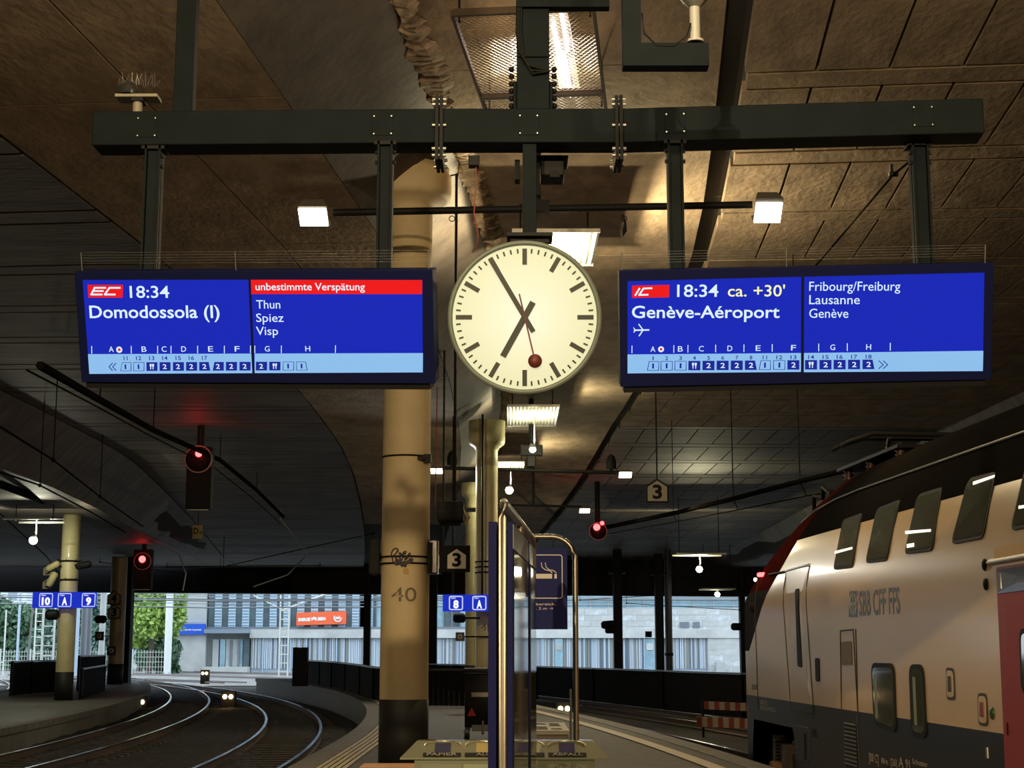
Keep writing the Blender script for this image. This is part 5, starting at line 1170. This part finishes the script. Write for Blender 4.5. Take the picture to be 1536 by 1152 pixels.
# ============================================================ OUTSIDE
BYd = 130
def bx(px): return at(px, 950, BYd).x
def bz(py): return at(768, py, BYd).z
fc = mat('pale weathered concrete', (.50, .52, .52), .8, noise=.25, scale=.5, bump=.2)
fc2 = mat('pale grey wall', (.42, .45, .46), .8, noise=.15, scale=.6)
lb_ = mat('light blue louvre', (.42, .58, .72), .5); dkg = mat('facade glass', (.10, .14, .16), .12, noise=.4, scale=.5, spec=.8); gl2 = mat('sky blue glass', (.30, .46, .55), .1, noise=.35, scale=.6)
corr1 = mat('corrugated blue grey sheet', (.38, .46, .56), .4); corr2 = mat('corrugated dark sheet', (.16, .19, .23), .4)
bl = thing('office_building', 'long pale concrete and glass office building beyond the tracks', 'building', (bx(500), BYd, -.75))
obj('core', MB().box(bx(250), 60, BYd+.6, BYd+16, -.75, 16), fc2, bl)
obj('end_block', MB().box(bx(255), bx(310), BYd-.3, BYd+.6, -.75, 16), fc, bl)
obj('block_upper', MB().box(bx(262), bx(310), BYd-.35, BYd-.3, bz(934), 16), fc2, bl)
zA_, zB2, zC = bz(944), bz(957), bz(1003)
obj('ledge', MB().box(bx(376), 60, BYd-.5, BYd+.6, zB2, zA_), fc, bl); obj('ledge_shadow_gap', MB().box(bx(310), 60, BYd-.2, BYd+.6, zA_, zA_+.2), corr2, bl)
obj('canopy', MB().box(bx(310), bx(377), BYd-1.2, BYd+.6, bz(950), bz(944)), mat('blue grey canopy', (.22, .28, .36), .5), bl)
# upper facade: alternating glass and louvre bays
ztop_f = 14
x = 312; i = 0
while x < 545:
    obj('glass_bay', MB().box(bx(x), bx(x+10), BYd-.1, BYd+.6, zA_+.2, ztop_f), dkg, bl)
    lv = obj('louvre_bay', MB().box(bx(x+10), bx(x+20.5), BYd-.25, BYd+.6, zA_+.2, ztop_f), lb_, bl)
    q = MB(); z = zA_+.3
    while z < 8: q.box(bx(x+10), bx(x+20), BYd-.3, BYd-.25, z, z+.05); z += .24
    o = obj('louvre_blades', q, corr2, lv); o['kind'] = 'stuff'
    x += 20.6; i += 1
x = 540
while x < 800:
    obj('window', MB().box(bx(x), bx(x+11), BYd-.1, BYd+.6, zA_+.2, ztop_f), gl2 if int(x) % 3 else dkg, bl); obj('mullion', MB().box(bx(x+11), bx(x+12.6), BYd-.2, BYd+.6, zA_+.2, ztop_f), corr2, bl); x += 12.6
for k_ in range(4): obj('floor_band', MB().box(bx(312), bx(800), BYd-.22, BYd-.1, zA_+2.6+k_*2.9, zA_+2.75+k_*2.9), corr2, bl)
# corrugated ground floor: vertical ribs of varied tone
random.seed(11); x = 378
for x0, x1 in ((378, 965), (1000, 1062)):
    obj('corrugated_base', MB().box(bx(x0), bx(x1), BYd-.05, BYd+.6, -.75, zB2), corr1, bl)
    qs = [MB(), MB(), MB()]; x = x0
    while x < x1:
        w_ = random.choice((1.6, 2.2, 3.0)); qs[random.choice((0, 0, 1, 2))].box(bx(x), bx(x+w_*.6), BYd-.16, BYd-.05, zC, zB2); x += w_
    for q, m_ in zip(qs, (mat('sheet rib pale', (.55, .64, .74), .45), corr2, mat('sheet rib tan', (.3, .32, .31), .45))): o = obj('sheet_ribs', q, m_, bl); o['kind'] = 'stuff'
for x in (395, 436, 460, 480, 505, 640, 690, 812, 842, 875, 905, 930, 965): obj('post', MB().box(bx(x), bx(x+1.6), BYd-.3, BYd-.05, -.75, zB2), lb_, bl)
for px, w_, m_ in ((320, 9, fc2), (331, 8, gl2), (340, 20, fc), (361, 4, gl2), (366, 9, dkg)): obj('entrance_panel', MB().box(bx(px), bx(px+w_), BYd-.1, BYd+.6, zC, bz(959)), m_, bl)
obj('entrance_frame', MB().box(bx(346), bx(350), BYd-.25, BYd, zC, bz(960)).box(bx(358), bx(361), BYd-.25, BYd, zC, bz(960)), corr2, bl)
obj('plinth', MB().box(bx(310), bx(377), BYd-1.6, BYd, -.75, bz(1000)), fc, bl)
# right: block stone wall
zW = bz(912)
st_ = mat('pale stone masonry', (.52, .56, .58), .85, noise=.3, scale=1.6, bump=.4)
sw = obj('stone_wall', MB().box(bx(800), 60, BYd-.3, BYd+.6, zB2, zW).box(bx(1060), 60, BYd-.35, BYd+.6, -.75, zW), fc2, bl)
random.seed(4); meb = []
for k_ in range(4):
    w_ = (1.5, 1.9, 2.4, 1.2)[k_]; q = MB().box(0, w_-.02, -.06, 0, 0, .455); me = bpy.data.meshes.new('stone'); me.from_pydata(q.v, [], q.f); me.materials.append(st_ if k_ % 2 else fc); meb.append((w_, me))
z = -.7
while z < zW-.3:
    x = bx(800) if z > zB2-.1 else bx(1062)
    while x < bx(1180):
        w_, me = random.choice(meb); o = link_mesh('stone', me, sw, Matrix.Translation((x, BYd-.3, z))); x += w_
    z += .47
obj('upper_glazing', MB().box(bx(800), 60, BYd-.1, BYd+.6, zW, 16), gl2, bl)
for px in (815, 850, 885, 912, 940, 965, 1000, 1040, 1070, 1100): obj('mullion', MB().box(bx(px), bx(px+2), BYd-.25, BYd, zW-.4, 8), fc2, bl)
obj('balustrade', MB().box(bx(800), 60, BYd-.5, BYd-.44, zW+.6, zW+.75), galv, bl)
for px, py, w_, h_ in ((967, 947, 10, 9), (1019, 933, 14, 8), (1039, 933, 10, 8)): obj('vent_window', MB().box(bx(px), bx(px+w_), BYd-.5, BYd-.3, bz(py+h_), bz(py)), corr2, bl)
for px, w_ in ((967, 14), (1063, 10), (832, 12)):
    d_ = obj('service_door', MB().box(bx(px), bx(px+w_), BYd-.35, BYd, -.75, bz(958)), gl2, bl); obj('door_glass', MB().box(bx(px+2), bx(px+w_-2), BYd-.4, BYd-.35, bz(975), bz(965)), lcd_ltblue if False else fc, d_)
obj('electrical_cabinet', MB().box(bx(1070), bx(1083), BYd-1.5, BYd-.6, -.75, bz(993)), fc2, bl)
# signs on the building
def bsign(lb, quad, m, texts, extra=None):
    t = thing('wall_sign', lb, 'sign', (bx(quad[0]), BYd-.8, bz(quad[3])))
    x0, y0, x1, y1, dy = quad
    P = [(bx(x0), bz(y1+dy)), (bx(x1), bz(y1)), (bx(x1), bz(y0)), (bx(x0), bz(y0+dy))]
    f = obj('panel', MB().ext(P, BYd-.75, BYd-.35), m, t)
    for s_, xa, xb, yb, h, b_ in texts:
        tx = MB(); text(tx, s_, 0, bx(xb)-bx(xa), 0, h*.0565, 0, b_, .02); an = math.atan2(bz(y0)-bz(y0+dy), bx(x1)-bx(x0)); T = Matrix.Translation((bx(xa), BYd-.76, bz(yb))) @ Matrix.Rotation(-an, 4, 'Y')
        tx.v = [T @ v for v in tx.v]; obj('lettering', tx, mat('white wall print', (.8, .85, .88), .5), f)
    return t, f
bsign('bright blue sign on the pale end block of building', (257, 936, 310, 952, 0), mat('bright blue sign', (.02, .10, .62), .5), [('Bls', 259, 267, 947, 4.5, .06), ('Ihr Spezialist für Unterhalt.', 268, 305, 946, 2.6, .02)])
t, f = bsign('orange banner hung on the glass facade', (446, 917, 520, 936, 2.2), mat('orange banner', (.85, .13, .04), .5), [('ENERGIE', 449, 467, 932, 4.2, .06), ('FÜR BERN', 468.5, 489.5, 931, 4.2, .06)])
c_ = Vector((bx(508), BYd-.78, bz(927))); q = MB(); r = 5.6*.0565
q.tube([c_+Vector((r*math.cos(a), 0, r*math.sin(a))) for a in [math.radians(150+i*15) for i in range(15)]], .06, 6); tx = text(MB(), 'ewb', c_.x-.22, c_.x+.22, c_.z-.1, .26, BYd-.78, .05, .02)
obj('logo', q, mat('white wall print', (.8, .85, .88), .5), f); obj('lettering', tx, mat('white wall print', (.8, .85, .88), .5), f)
# lattice masts, poles, wires outside
def lattice(lb, px, Y, w_, h, m=None):
    m = m or mat('galvanised mast', (.62, .64, .6), .5, noise=.1, scale=3)
    c_ = at(px, 1000, Y); t = thing('catenary_mast', lb, 'mast', (c_.x, Y, -.75)); hw = w_/2
    for sx in (-1, 1): obj('chord', MB().box(c_.x+sx*hw-.05, c_.x+sx*hw+.05, Y-.08, Y+.08, -.75, h), m, t)
    z = -.4; i = 0; q = MB()
    while z < h-.6: q.box(c_.x-hw, c_.x+hw, Y-.04, Y+.04, z, z+.07); z += .62
    obj('rungs', q, m, t); return t
lattice('pale lattice mast standing before the building facade', 425, 112, .62, 5.1)
lattice('pale lattice mast behind the lit island column', 70, 100, .75, 7.5)
lattice('thinner lattice mast left behind the island column', 56, 122, .6, 8)
def pole(lb, px, Y, r, h, m=None, lean=0):
    c_ = at(px, 1000, Y); t = thing('pole', lb, 'pole', (c_.x, Y, -.75)); obj('shaft', MB().tube([(c_.x, Y, -.75), (c_.x+lean, Y, h)], r, 10), m or mat('galvanised mast', (.62, .64, .6), .5), t)
    obj('base', MB().box(c_.x-.25, c_.x+.25, Y-.25, Y+.25, -.75, -.5), fc, t); return t
pole('slim grey pole at the far left between masts', 40, 92, .06, 8, mat('slim grey pole', (.35, .35, .34), .5), .35)
pole('thick grey pole pair beside the tan column, left one', 123, 95, .17, 9, mat('mid grey pole', (.18, .2, .23), .5)); pole('thick grey pole pair beside the tan column, right one', 131, 96, .17, 9, mat('mid grey pole', (.18, .2, .23), .5))
pole('pale blue pole behind the 10 A 9 sign', 113, 108, .16, 9, mat('pale blue pole', (.4, .5, .62), .5)); pole('tan pale pole left of the tan column', 151, 99, .2, 9, fc)
pole('white drain pole at corner of the end block', 251, 118, .28, 10, mat('white pole', (.7, .74, .74), .6)); pole('blue lamp pole far left in the yard', 25, 118, .1, 9, mat('pale blue pole', (.4, .5, .62), .5)); pole('thin pole at the very left with round sign', 5, 110, .06, 4, lean=0)
random.seed(9)
for i in range(16):
    y = 103+i*1.6; z = 3.6+.22*i*.6+random.random()*.8; t = thing('overhead_wire', ('thin overhead yard line %s' % ['far left to right, lowest', 'second from below'][0]) if False else 'thin yard overhead lines crossing above the tracks', 'wire', (-20, y, z), 'yard overhead lines')
    obj('wire', MB().tube([(-45, y, z+.5), (-20, y-2, z-.1*random.random()), (6, y+2, z+.2), (30, y+1, z+.3*random.random())], .022+.02*(i % 3 == 0), 4), mat('wire grey', (.18, .2, .22), .5), t)
a, b = at(425, 915, 112), at(497, 888, 112); t = thing('cantilever', 'pale slanting cantilever tube on the lattice mast', 'bracket', a); obj('tube', MB().tube([a, b], .07, 8).tube([a, at(380, 893, 112)], .05, 6), mat('galvanised mast', (.62, .64, .6), .5), t)
# yard tracks crossing to the left
for i in range(5):
    fn = (lambda Y, i=i: cen8(90)-3-.9*(Y-90)+i*11-2); 
    t = thing('yard_track', 'pale yard tracks crossing the gravel outside', 'track', (fn(92), 92, -.72), 'yard tracks')
    for d in (-.75, .75): obj('rail', sweep(fn, 91, 127, [(d-.04, -.66), (d+.04, -.66), (d+.04, -.58), (d-.04, -.58)], 6), mat('yard rail', (.16, .14, .14), .5), t)
# trees
def leaves(c_, rad, n, seed, size=.32):
    r = random.Random(seed); q = MB(); vs, fs = [], []
    blobs = [(Vector((r.uniform(-.6, .6)*rad[0], r.uniform(-.6, .6)*rad[1], r.uniform(-.65, .7)*rad[2])), r.uniform(.3, .5)) for _ in range(14)]
    for _ in range(n):
        b, k_ = r.choice(blobs); d = Vector((r.gauss(0, 1), r.gauss(0, 1), r.gauss(0, 1))).normalized()*r.uniform(.75, 1.05)
        p = Vector(c_)+b+Vector((d.x*rad[0]*k_, d.y*rad[1]*k_, d.z*rad[2]*k_)); a = Vector((r.gauss(0,1), r.gauss(0,1), r.gauss(0,1))).normalized()*size; b2 = a.cross(Vector((r.gauss(0,1), r.gauss(0,1), r.gauss(0,1)))).normalized()*size*.6
        i = len(vs); vs += [p-a, p+b2, p+a, p-b2]; fs.append((i, i+1, i+2, i+3))
    return q.add(vs, fs)
lf = [mat('bright yellow green leaves', (.30, .46, .10), .6, noise=.3, scale=1), mat('dark green leaves', (.10, .19, .11), .6, noise=.3, scale=1), mat('blue green leaves', (.14, .24, .19), .6, noise=.3, scale=1)]
bark = mat('bark', (.08, .06, .05), .9)
for i, (px, pyc, Y, rx, rz, m_, lb) in enumerate([(226, 925, 122, 2.6, 3.4, 0, 'bright green tree filling the gap left of end block'), (213, 905, 134, 3.0, 4.0, 0, 'taller green tree behind the bright one'), (238, 985, 124, 1.6, 1.8, 1, 'low dark bush at the foot of bright tree'),
        (15, 950, 140, 4.2, 3.2, 1, 'dark tree at the far left edge of yard'), (65, 955, 144, 4.0, 2.8, 1, 'dark tree behind the lattice mast'), (105, 950, 138, 3.4, 3.2, 2, 'blue green tree right of the lattice mast'), (140, 945, 146, 4.0, 3.6, 1, 'dark tree between yard poles and tan column'), (165, 960, 136, 2.6, 2.8, 2, 'small blue green tree near the tan column'), (-30, 945, 142, 4, 3.6, 2, 'tree just outside the left side of yard')]):
    c_ = at(px, pyc, Y); t = thing('tree', lb, 'tree', (c_.x, Y, -.75))
    o = obj('foliage', leaves(c_, (rx, 2.4, rz), 5200, i, .26), lf[m_], t)
    obj('trunk', MB().tube([(c_.x, Y, -.75), (c_.x+.2, Y, c_.z-rz*.4), (c_.x, Y, c_.z+rz*.3)], [.25, .18, .08], 8), bark, t)
# pale fence at the tree foot
for px0, px1, lb in ((198, 250, 'pale mesh fence in front of the bright tree'), (0, 160, 'long pale mesh fence at the far side of yard')):
    Y = 118 if px0 > 100 else 130; a, b = at(px0, 1000, Y), at(px1, 1000, Y); t = thing('mesh_fence', lb, 'fence', (a.x, Y, -.75)); q = MB(); x = a.x; zt = at(0, 975, Y).z
    while x < b.x: q.box(x, x+.03, Y, Y+.02, -.7, zt); x += .22
    for k_ in range(5): z = -.5+k_*(zt+.4)/4.2; q.box(a.x, b.x, Y-.02, Y, z, z+.035)
    obj('mesh', q, mat('pale fence wire', (.5, .56, .52), .6), t)
    x = a.x
    while x < b.x: obj('fence_post', MB().box(x-.05, x+.05, Y-.05, Y+.05, -.75, zt+.1), mat('pale fence wire', (.5, .56, .52), .6), t); x += 2.5
# distant hillside buildings on the left
random.seed(21)
for i, (px0, px1, Y, h, lb) in enumerate(((-60, 35, 190, 17, 'pale blue white apartment block above trees at far left'), (40, 92, 200, 15, 'pale distant block behind the 10 A 9 sign'), (100, 170, 195, 16, 'pale distant block behind yard poles'), (172, 262, 205, 14, 'distant pale building hidden behind the bright tree'))):
    a, b = at(px0, 1000, Y), at(px1, 1000, Y); t = thing('apartment_building', lb, 'building', ((a.x+b.x)/2, Y, -.75)); obj('wall', MB().box(a.x, b.x, Y, Y+10, -.75, h), mat('pale blue render', (.62, .70, .76), .8), t)
    z = 1.5
    while z < h-1.5:
        x = a.x+.8
        while x < b.x-1.4: obj('window', MB().box(x, x+1.1, Y-.06, Y, z, z+1.4), mat('distant window', (.22, .30, .38), .2), t); x += 2.3
        obj('balcony', MB().box(a.x, b.x, Y-.7, Y, z-.35, z-.15), mat('balcony slab', (.5, .55, .6), .8), t); z += 2.7
print('panels', cnt['p'], 'objects', len(bpy.data.objects))
